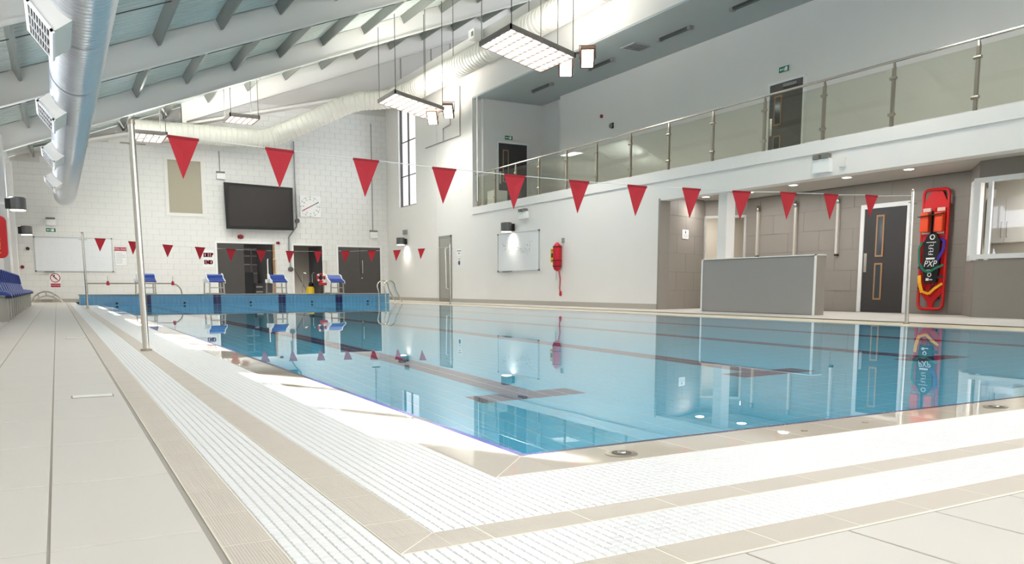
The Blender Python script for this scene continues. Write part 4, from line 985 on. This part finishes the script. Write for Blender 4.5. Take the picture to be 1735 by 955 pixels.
# pipe with valve beside screen
t = thing('wall_pipe', 'grey pipe with a valve running down beside the screen', 'pipe', (8.7,FR-.05,3))
pts = [bw(497,240),bw(499,300),bw(503,374),bw(502,384),bw(489,402),bw(489,440)]
for q in pts: q.y = FR-.05
obj('pipe_run', MB().tube(pts, .03, 8), LGREYM, t, True); v = pts[2]; obj('valve', MB().lathe([(.09,-.06),(.09,.02),(.05,.05)], v, 12, 'y'), mat('valve_grey',(104,100,98),.5,.4), t, True)
t = thing('wall_bulb', 'round dark grey fitting on a pipe left of the middle doorway', 'fitting', (8.3,FR,1.35)); p = bw(492,456); pq = bw(491,424)
obj('fitting_body', MB().lathe([(.1,-.1),(.1,0)], (p.x,FR,p.z), 14, 'y'), mat('valve_grey',(104,100,98),.5,.4), t, True); obj('pipe', MB().tube([(p.x,FR-.04,p.z),(p.x,FR-.04,pq.z)], .02, 6), LGREYM, t)
for (x, y, r, lb) in ((407.5,401,.09,'wide red alarm sounder above the open double doorway'),(471,411.5,.06,'small red alarm sounder right of the open double doorway')):
    p = bw(x,y); t = thing('alarm_sounder', lb, 'alarm', (p.x,FR,p.z)); obj('sounder_body', MB().lathe([(r,0),(r,-.05),(r*.8,-.09)], (p.x,FR,p.z), 14, 'y'), mat('alarm_red',(132,18,36),.4), t, True); obj('base', MB().box(p.x-r*1.2,p.x+r*1.2,FR-.02,FR,p.z-r*.7,p.z+r*.7), mat('alarm_red',(132,18,36),.4), t)
for (x, y, X_, lb) in ((47,421,None,'small black call point left of the long whiteboard'),(38,452,None,'small red call point left of the long whiteboard')):
    p = bw(x,y); tag(obj('call_point', MB().lathe([(.06,0),(.06,-.06),(.04,-.07)], (p.x,FR,p.z), 12, 'y'), BLACK if y < 430 else mat('alarm_red',(132,18,36),.4)), lb, 'call point')
# long whiteboard
def whiteboard_x(label, x0, x1, z0, z1, split):
    t = thing('whiteboard', label, 'whiteboard', ((x0+x1)/2,FR,z0))
    obj('board_face', MB().box(x0,x1,FR-.02,FR,z0,z1), BOARDW, t)
    for q in ((x0,x1,z0-.015,z0+.01),(x0,x1,z1-.01,z1+.015),(x0-.01,x0+.01,z0,z1),(x1-.01,x1+.01,z0,z1)): obj('board_frame', MB().box(q[0],q[1],FR-.03,FR,q[2],q[3]), mat('board_frame_grey',(190,192,192),.4), t)
    for (x, z) in ((x0,z0),(x1,z0),(x0,z1),(x1,z1)): obj('corner_cap', MB().box(x-.025,x+.025,FR-.035,FR,z-.025,z+.025), mat('cap_grey',(110,110,112),.5), t)
    return t
a, b = bw(57,400), bw(192,460)
t = whiteboard_x('long whiteboard covered in faint writing on the back wall', a.x, b.x, b.z, 2.28, None)
ink = MB(); random.seed(3)
def scribble(M_, f, u0, u1, v, h=.035):
    u = u0
    while u < u1:
        w_ = random.uniform(.02,.06); g = []
        for k in range(4): g.append((u+w_*k/3, v+random.uniform(-h/2,h/2)))
        for p_, q_ in zip(g[:-1], g[1:]): M_.bar(f(*p_), f(*q_), .007, .002)
        u += w_+random.choice([.01,.02,.06])
fy = lambda u, v: (u, FR-.0215, v)
X0, X1, Z0, Z1 = a.x, b.x, b.z, 2.28
for k in range(4): scribble(ink, fy, X0+.5, X0+.5+random.uniform(.25,.45), Z1-.2-.11*k)
for r in range(6):
    for c0_ in (.1,.35,.62,.85,1.1): scribble(ink, fy, X0+c0_*1.0, X0+c0_*1.0+random.uniform(.1,.18), Z0+.62-.085*r)
for k in range(7): scribble(ink, fy, X0+1.5, X0+1.5+random.uniform(.25,.5), Z1-.14-.10*k)
scribble(ink, fy, X0+1.45, X1-.08, Z0+.5); 
for k in range(3):
    for c0_ in (1.55,1.8,2.05): scribble(ink, fy, X0+c0_, X0+c0_+.12, Z0+.36-.09*k)
obj('writing', ink, INK, t)
p0, p1 = bw(75,459), bw(92,459); tag(obj('pen_tray', MB().box(p0.x,p1.x,FR-.09,FR,Z0-.035,Z0-.005), mat('tray_grey',(120,122,122),.5), t))
# notice with red header
a, b = bw(193.5,419.5), bw(216,450)
t = thing('pool_rules_sign', 'white notice with a red header right of the long whiteboard', 'sign', ((a.x+b.x)/2,FR,b.z))
obj('notice_sheet', MB().box(a.x,b.x,FR-.008,FR,b.z,a.z), WHITEP, t); obj('header', MB().box(a.x,b.x,FR-.012,FR,a.z-.11,a.z+.02), INKR, t)
text('POOL RULES', .085, WHITEP, t, Vector(((a.x+b.x)/2,FR-.013,a.z-.045)), '-y', sx=.85)
im = MB(); 
for k in range(6): im.box(a.x+.04,b.x-.05-random.uniform(0,.12),FR-.0095,FR-.008,a.z-.2-.07*k,a.z-.188-.07*k)
obj('notice_lines', im, INK, t)
bmn = MB()
for q in ((a.x,a.x+.006,b.z,a.z),(b.x-.006,b.x,b.z,a.z),(a.x,b.x,b.z,b.z+.006)): bmn.box(q[0],q[1],FR-.0095,FR-.008,q[2],q[3])
obj('notice_border', bmn, INK, t)
# prohibition sign: no diving
p = bw(93.5,470.5); r = .15
t = thing('prohibition_sign', 'round red and white no diving sign under the long whiteboard', 'sign', (p.x,FR,p.z-.35))
obj('sign_sheet', MB().box(p.x-.18,p.x+.18,FR-.006,FR,p.z-.36,p.z+.19), WHITEP, t)
obj('red_ring', MB().tube(arc((p.x,FR-.01,p.z), r, 0, 2*math.pi, 27, (1,0,0),(0,0,1)), .013, 6, closed=True), INKR, t)
obj('red_slash', MB().bar((p.x-r*.7,FR-.01,p.z+r*.7),(p.x+r*.7,FR-.01,p.z-r*.7),.02,.006,(0,1,0)), INKR, t)
obj('diver_figure', MB().bar((p.x-.06,FR-.009,p.z+.06),(p.x+.05,FR-.009,p.z-.05),.035,.003,(0,1,0)).lathe([(.025,0),(.02,-.003)], (p.x-.03,FR-.008,p.z+.08), 10, 'y'), BLACK, t)
obj('red_caption', MB().box(p.x-.15,p.x+.15,FR-.008,FR,p.z-.33,p.z-.20), INKR, t)
text('NO DIVING', .05, WHITEP, t, Vector((p.x,FR-.01,p.z-.265)), '-y')
# deep end sign
a, b = bw(343,423), bw(363,452)
t = thing('deep_end_sign', 'white sign reading DEEP END in dark red letters', 'sign', ((a.x+b.x)/2,FR,b.z))
obj('sign_sheet', MB().box(a.x,b.x,FR-.008,FR,b.z,a.z), WHITEP, t)
cxs = (a.x+b.x)/2+.0
RL = mat('deep_red_letters', (156,20,48), .5)
for s_, zz in (('DEEP', a.z-.2), ('END', b.z+.17)):
    for o_ in (-.018, -.009, 0, .009, .018): text(s_, .24, RL, t, Vector((cxs+o_,FR-.0105,zz)), '-y', sx=.62)
# exit signs
def exit_sign(P, facing, label, w_=.30, h_=.13, mirror=False):
    t = thing('exit_sign', label, 'sign', P, 'green exit signs'); P = Vector(P)
    u = {'-y': Vector((1,0,0)), '-x': Vector((0,-1,0))}[facing]; n = {'-y': Vector((0,-1,0)), '-x': Vector((-1,0,0))}[facing]; up = Vector((0,0,1))
    def q(a0,a1,b0,b1,d): return [P+u*a0+up*b0+n*d, P+u*a1+up*b0+n*d, P+u*a1+up*b1+n*d, P+u*a0+up*b1+n*d]
    obj('sign_plate', MB().prism(q(-w_/2-.015,w_/2+.015,-h_/2-.012,h_/2+.012,0), n*.01), WHITEP, t)
    obj('green_field', MB().prism(q(-w_/2,w_/2,-h_/2,h_/2,.01), n*.002), GREEN, t)
    obj('door_symbol', MB().prism(q(.03,.10,-.045,.045,.012), n*.001), WHITEP, t)
    f = MB().prism(q(-.10,-.02,-.012,.012,.012), n*.001); ar = [P+u*(-.13)+n*.012, P+u*(-.09)-up*.035+n*.012, P+u*(-.09)+up*.035+n*.012]; f.prism(ar, n*.001)
    obj('arrow', f, WHITEP, t)
    obj('running_figure', MB().bar(P+n*.012+u*.0+up*.03, P+n*.012+u*.015-up*.02, .02,.002,n).bar(P+n*.012+u*.015-up*.02,P+n*.012+u*.035-up*.045,.01,.002,n).bar(P+n*.012+u*.015-up*.02,P+n*.012-u*.01-up*.045,.01,.002,n), WHITEP, t)
p = bw(86,389.5); exit_sign((p.x,FR,p.z), '-y', 'green exit sign above the long whiteboard')
p = ony(861.5,233.5,24.8); exit_sign((p.x,24.79,p.z), '-y', 'green exit sign above the far gallery door')
p = onx(1331,119,14.9); exit_sign((14.86,p.y,p.z+.02), '-x', 'green exit sign on a bracket above the gallery rear door')
tag(obj('alarm_dome', MB().lathe([(.055,0),(.05,-.05),(.03,-.06)], onx(1020,197,14.89), 14, 'x'), mat('alarm_red',(132,18,36),.4), None, True), 'dark red round alarm on the gallery rear wall', 'alarm')
p = onx(1037,213,14.89); t = thing('alarm_bell', 'black and grey round bell on the gallery rear wall', 'bell', p)
obj('bell_base', MB().box(p.x-.03,p.x,p.y-.08,p.y+.02,p.z-.08,p.z+.08), BLACK, t); obj('bell_dome', MB().lathe([(.075,-.02),(.07,-.07),(.03,-.1)], (p.x,p.y,p.z), 14, 'x'), LGREYM, t, True)

# ============================================================ RIGHT WALL THINGS
FX = XR-.002
# side door
a, b = onx(745,399,XR), onx(765.5,397,XR)
t = thing('door_7', 'grey steel side door in the right wall', 'door', (XR, b.y, 0), kind='structure')
sd = mat('side_door_grey', (158,156,148), .4)
obj('door_leaf', MB().box(XR-.03,XR-.004,b.y+.06,a.y-.06,.01,2.33), sd, t)
obj('door_frame', MB().box(XR-.045,XR-.004,b.y,b.y+.06,0,2.4).box(XR-.045,XR-.004,a.y-.06,a.y,0,2.4).box(XR-.045,XR-.004,b.y,a.y,2.33,2.4), mat('door_frame_grey',(146,144,138),.4), t)
obj('kick_plate', MB().box(XR-.036,XR-.03,b.y+.07,a.y-.07,.0,.14), STEELD, t)
obj('pull_handle', MB().tube([(XR-.03,b.y+.35,1.95),(XR-.1,b.y+.35,1.93),(XR-.1,b.y+.28,.5),(XR-.03,b.y+.28,.48)], .02, 8), WHITEP, t, True)
# small notices beside it
p = onx(778,427,FX); t = thing('small_notice', 'upper small white notice right of the side door', 'sign', p)
obj('notice_sheet', MB().box(FX-.006,FX,p.y-.2,p.y+.2,p.z-.13,p.z+.12), WHITEP, t)
nt_ = MB(); nt_.box(FX-.008,FX-.006,p.y-.15,p.y+.15,p.z+.03,p.z+.06).box(FX-.008,FX-.006,p.y-.06,p.y+.06,p.z-.06,p.z-.02); obj('notice_lines', nt_, mat('notice_grey',(120,116,110),.6), t)
p = onx(778.3,445,FX); t = thing('mandatory_sign', 'lower small white sign with a dark blue disc right of the side door', 'sign', p)
obj('notice_sheet', MB().box(FX-.006,FX,p.y-.12,p.y+.12,p.z-.13,p.z+.2), WHITEP, t)
obj('blue_disc', MB().lathe([(.08,-.006),(.08,-.009)], (FX,p.y,p.z), 20, 'x'), mat('sign_blue',(34,30,88),.5), t)
obj('caption_bar', MB().box(FX-.008,FX-.006,p.y-.06,p.y+.06,p.z+.12,p.z+.15), mat('notice_grey',(120,116,110),.6), t)
# square whiteboard
Y0, Y1, z0_, z1_ = 20.62, 23.15, 1.04, 2.2
t = thing('whiteboard', 'square whiteboard with faint marks under the drum lamp on the right wall', 'whiteboard', (XR, 21.9, z0_))
obj('board_face', MB().box(FX-.02,FX,Y0,Y1,z0_,z1_), BOARDW, t)
for q in ((Y0,Y1,z0_-.015,z0_+.01),(Y0,Y1,z1_-.01,z1_+.015),(Y0-.012,Y0+.012,z0_,z1_),(Y1-.012,Y1+.012,z0_,z1_)): obj('board_frame', MB().box(FX-.03,FX,q[0],q[1],q[2],q[3]), mat('board_frame_grey',(190,192,192),.4), t)
for (y, z) in ((Y0,z0_),(Y1,z0_),(Y0,z1_),(Y1,z1_)): obj('corner_cap', MB().box(FX-.035,FX,y-.035,y+.035,z-.025,z+.025), mat('cap_grey',(110,110,112),.5), t)
obj('pen_tray', MB().box(FX-.09,FX,22.25,22.75,z0_-.03,z0_), mat('tray_grey',(120,122,122),.5), t)
ink = MB(); random.seed(11); fx = lambda u, v: (FX-.0215, u, v)
for k in range(34):
    u = random.uniform(Y0+.35,Y1-.3); v = random.uniform(z0_+.5,z1_-.3)
    ink.bar(fx(u,v), fx(u+random.uniform(-.05,.05),v+random.uniform(-.03,.03)), .022, .002, (1,0,0))
for k in range(3): scribble(ink, fx, Y0+.7, Y0+1.4, z0_+.55+.06*k)
obj('writing', ink, mat('faint_marks',(150,148,140),.6), t)
# emergency light boxes on the right wall
def em_x(y0, y1, z0, z1, label):
    t = thing('emergency_light', label, 'emergency light', (XR,(y0+y1)/2,z0), 'white emergency light boxes')
    obj('light_body', MB().box(XR-.1,XR,y0,y1,z0,z1-.08), WHITEP, t, False, .012)
    obj('lamp_heads', MB().box(XR-.13,XR-.02,y0+.03,(y0+y1)/2-.03,z1-.08,z1).box(XR-.13,XR-.02,(y0+y1)/2+.03,y1-.03,z1-.08,z1), GRILL, t)
em_x(10.29,10.68,2.62,2.95,'white emergency light box with twin heads on the fascia above the partition')
em_x(21.24,21.7,2.58,2.88,'white emergency light box above the square whiteboard')
tag(obj('junction_box', MB().box(XR-.04,XR,10.0,10.12,2.68,2.84), WALL), 'tiny white junction box right of the fascia emergency light', 'box')
# rescue tube with yellow sign
a = onx(946,410,XR-.1)
t = thing('rescue_tube', 'red rescue tube with long strap hanging on the right wall', 'rescue tube', (XR-.1,19.6,.3))
prof = [(.02,.0),(.09,.05),(.12,.15),(.12,.62),(.10,.72),(.03,.80)]
obj('tube_body', MB().lathe(prof, (XR-.13,19.44,.98), 14), mat('rescue_red',(196,20,40),.5), t, True)
for zz in (1.12,1.28,1.66): obj('strap_band', MB().lathe([(.125,-.015),(.125,.015)], (XR-.13,19.44,zz), 14), mat('strap_dark_red',(96,10,24),.6), t)
obj('strap', MB().tube([(XR-.13,19.34,1.0),(XR-.1,19.31,.75),(XR-.1,19.34,.5),(XR-.1,19.3,.36)], .022, 6), mat('strap_pink',(184,78,88),.6), t)
obj('strap_end', MB().lathe([(.02,0),(.04,.04),(.03,.14)], (XR-.1,19.3,.28), 10), mat('rescue_red',(196,20,40),.5), t, True)
obj('hook', MB().box(XR-.05,XR,19.26,19.34,1.76,1.9), LGREYM, t)
obj('thin_cord', MB().tube([(XR-.08,19.56,1.02),(XR-.08,19.56,.72)], .006, 6), LGREYM, t)
y0, y1 = 19.60, 19.98
t = thing('rescue_sign', 'yellow sign with black marks behind the rescue tube', 'sign', (XR,19.85,1.2))
obj('sign_sheet', MB().box(FX-.01,FX,y0,y1,1.24,1.63), YELLOW, t); obj('sign_mark', MB().box(FX-.013,FX-.01,19.80,19.94,1.38,1.5), BLACK, t); obj('sign_mark', MB().box(FX-.013,FX-.01,19.80,19.94,1.56,1.59).box(FX-.013,FX-.01,19.80,19.94,1.27,1.3), mat('sign_green_dark',(90,100,40),.6), t)
# small sign on the recess side wall
wn_ = Vector((1.75,.66,0)).normalized(); nn = Vector((wn_.y,-wn_.x,0))
p = ony(1166,397,15.38); c = Vector((XR+.29,15.2,0))+wn_*((p.x-XR-.29)/wn_.x); c.z = p.z
t = thing('recess_sign', 'small white sign with tiny figure on the taupe side wall', 'sign', c)
def qs(a0,a1,b0,b1,d): return [c+wn_*a0+Vector((0,0,b0))+nn*d, c+wn_*a1+Vector((0,0,b0))+nn*d, c+wn_*a1+Vector((0,0,b1))+nn*d, c+wn_*a0+Vector((0,0,b1))+nn*d]
obj('sign_sheet', MB().prism(qs(-.16,.16,-.1,.12,.012), nn*.006), WHITEP, t)
obj('sign_figure', MB().prism(qs(-.02,.02,.03,.09,.018), nn*.002), BLACK, t)
sl = MB(); [sl.add(*(lambda s: (s.v, s.f))(MB().prism(qs(-.11,.11,-.0-.03*k,.008-.03*k,.018), nn*.001))) for k in range(3)]; obj('sign_lines', sl, INK, t)

# ============================================================ RESCUE BOARD
XBd = XB-.10
t = thing('spinal_board', 'red spinal rescue board with coloured straps hanging beside the recess door', 'rescue board', (XBd,9.92,.1))
RB = mat('board_red', (206,30,34), .3); yc, zb0, zt0 = 9.93, .10, 2.42
def brd(u, z, d=0): return Vector((XBd-d, yc-u, z))      # u to the right in the photo
out = []
for a0, cu, cz in ((-math.pi,-.16,zb0+.1),(-math.pi/2,.16,zb0+.1),(0,.16,zt0-.1),(math.pi/2,-.16,zt0-.1)):
    for k in range(6):
        q = a0+math.pi/2*k/5; out.append((cu+.1*math.cos(q), cz+.1*math.sin(q)))
# board as outer rim + inner plates leaving hand holes
rim = [brd(u, z, .03) for u, z in out]
obj('board_rim', MB().tube(rim, .03, 8, closed=True), RB, t, True)
def bplate(poly, d0=.012, d1=.04): return MB().prism([brd(u, z, d0) for u, z in poly], (-(d1-d0),0,0))
obj('board_plate', bplate([(-.24,.55),(.24,.55),(.24,1.58),(-.24,1.58)]), RB, t)
obj('board_plate', bplate([(-.24,2.0),(.24,2.0),(.24,2.16),(.12,2.38),(-.12,2.38),(-.24,2.16)]), RB, t)
obj('board_plate', bplate([(-.05,.13),(.05,.13),(.07,.24),(.24,.42),(.24,.56),(-.24,.56),(-.24,.42),(-.07,.24)]), RB, t)
for u in (-.21,.21,0): obj('board_rail', MB().bar(brd(u,1.55,.03),brd(u,2.05,.03),.05,.03), RB, t)
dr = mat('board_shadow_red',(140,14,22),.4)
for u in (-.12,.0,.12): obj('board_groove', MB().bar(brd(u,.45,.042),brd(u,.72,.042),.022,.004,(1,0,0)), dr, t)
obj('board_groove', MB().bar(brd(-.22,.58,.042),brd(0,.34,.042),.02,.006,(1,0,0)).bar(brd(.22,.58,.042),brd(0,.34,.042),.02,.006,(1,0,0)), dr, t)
# head blocks and pale pads
for u in (-.16,.14): 
    obj('head_block', MB().bar(brd(u,1.60,.09),brd(u,1.98,.09),.17,.12,(1,0,0)), ORANGE, t, False, .02)
    for zz in (1.60,2.03): obj('pale_pad', MB().bar(brd(u-.08,zz,.055),brd(u+.08,zz,.055),.07,.03,(1,0,0)), mat('pale_pad',(214,190,178),.6), t)
obj('head_strap', MB().bar(brd(-.27,1.90,.16),brd(.24,1.94,.16),.012,.07,(1,0,0)).bar(brd(.0,2.0,.12),brd(.0,1.55,.12),.01,.06,(1,0,0)), BLACK, t)
cv = [(-.02,1.60),(.06,1.60),(.18,1.42),(.18,.92),(.15,.62),(-.12,.60),(-.17,.92),(-.17,1.40),(-.08,1.55)]
cover = obj('black_cover', bplate(cv, .045, .11), BLACK, t, False, .01)
TX = XBd-.113
obj('emblem', MB().tube(arc((TX,yc-.02,1.50),.045,0,2*math.pi,17,(0,-1,0),(0,0,1)), .011, 6, closed=True), WHITEP, cover)
text('PXP', .17, WHITEP, cover, Vector((TX,yc+.005,.98)), '-x', shear=.25, sx=.9)
gl = MB()
for k in range(4):
    z_ = 1.165+.057*k; gl.bar((TX,yc+.04,z_),(TX,yc-.05,z_),.004,.014).bar((TX,yc+.04-.09*(k%2),z_),(TX,yc+.04-.09*(k%2),z_+.042),.014,.004).bar((TX,yc-.0,z_+.0),(TX,yc-.0,z_+.03),.012,.004)
obj('vertical_print', gl, WHITEP, cover)
obj('label_stripe', MB().bar((TX,yc+.1,1.40),(TX,yc-.1,1.40),.004,.012).bar((TX,yc+.09,1.085),(TX,yc-.09,1.085),.004,.035).bar((TX,yc+.12,.865),(TX,yc-.08,.865),.004,.006), WHITEP, cover)
obj('emblem', MB().tube(arc((TX,yc-.0,.77),.035,0,2*math.pi,13,(0,-1,0),(0,0,1)), .009, 6, closed=True), WHITEP, cover)
obj('label_stripe', MB().bar((TX,yc+.07,.68),(TX,yc+.01,.68),.004,.05).bar((TX,yc-.0,.675),(TX,yc-.07,.675),.004,.018), WHITEP, cover)
def strap(pts, m, w_=.045, nm='strap'):
    P = [brd(*p) for p in pts]; mb = MB()
    for a, b in zip(P[:-1], P[1:]): mb.bar(a, b, .008, w_, (1,0,0)) if False else mb.bar(a, b, w_, .01, (1,0,0))
    return obj(nm, mb, m, t)
strap([(.16,1.46,.06),(.25,1.44,.09),(.26,1.28,.1),(.16,1.05,.125)], PURPLE, .055)
strap([(-.22,1.42,.06),(-.27,1.3,.08),(-.24,1.0,.1),(-.12,.86,.125),(.0,.82,.13),(.14,.90,.125),(.25,.96,.07)], GREENS, .045)
strap([(-.27,.93,.07),(-.20,.90,.09),(-.15,.86,.12)], NAVYS, .06); strap([(.15,.72,.1),(.26,.74,.07)], BLACK, .05)
strap([(-.24,.76,.07),(-.20,.62,.11),(-.14,.42,.11)], mat('strap_yellow',(240,176,32),.6), .07)
strap([(-.14,.44,.09),(-.0,.40,.10),(.12,.50,.11),(.25,.60,.07)], mat('strap_yellow',(240,176,32),.6), .05)
strap([(-.26,.52,.07),(-.16,.44,.08),(.0,.44,.09),(.14,.62,.12),(.15,.80,.115)], BLACK, .02)
obj('board_hanger', MB().box(XBd-.02,XB-.006,yc-.1,yc+.1,2.28,2.36).box(XBd-.02,XB-.006,yc-.1,yc+.1,.3,.38), BLACK, t)

# ============================================================ LEFT WALL SIGN
t = thing('rescue_bag', 'red rounded rescue bag with yellow lettering cut by the left edge of the photo', 'rescue bag', (XL+.1,13.5,1.5))
yy = 13.2; zb1, zt1 = 1.02, 1.78
def rr(xc, w_, z0, z1, r, y):
    o_ = []
    for a0, cu, cz in ((-math.pi,xc-w_/2+r,z0+r),(-math.pi/2,xc+w_/2-r,z0+r),(0,xc+w_/2-r,z1-r),(math.pi/2,xc-w_/2+r,z1-r)):
        for k in range(6): q = a0+math.pi/2*k/5; o_.append((cu+r*math.cos(q), y, cz+r*math.sin(q)))
    return o_
q = ony(12, 400, yy); q0 = ony(0, 365, yy); q1 = ony(0, 437, yy)
W_ = .42
obj('bag_body', MB().prism(rr(q.x-W_/2, W_, q1.z, q0.z, .08, yy), (0,.08,0)), mat('bag_red',(198,30,34),.5), t, False, .01)
text('RESCUE', .19, mat('bag_yellow',(240,150,30),.5), t, Vector((q.x-.14,yy-.004,(q0.z+q1.z)/2+.03)), '-y', spin=math.pi/2, sx=.8)
obj('bag_bracket', MB().box(XL, q.x-.1, yy+.08, yy+.12, q0.z-.3, q0.z-.2), LGREYM, t)
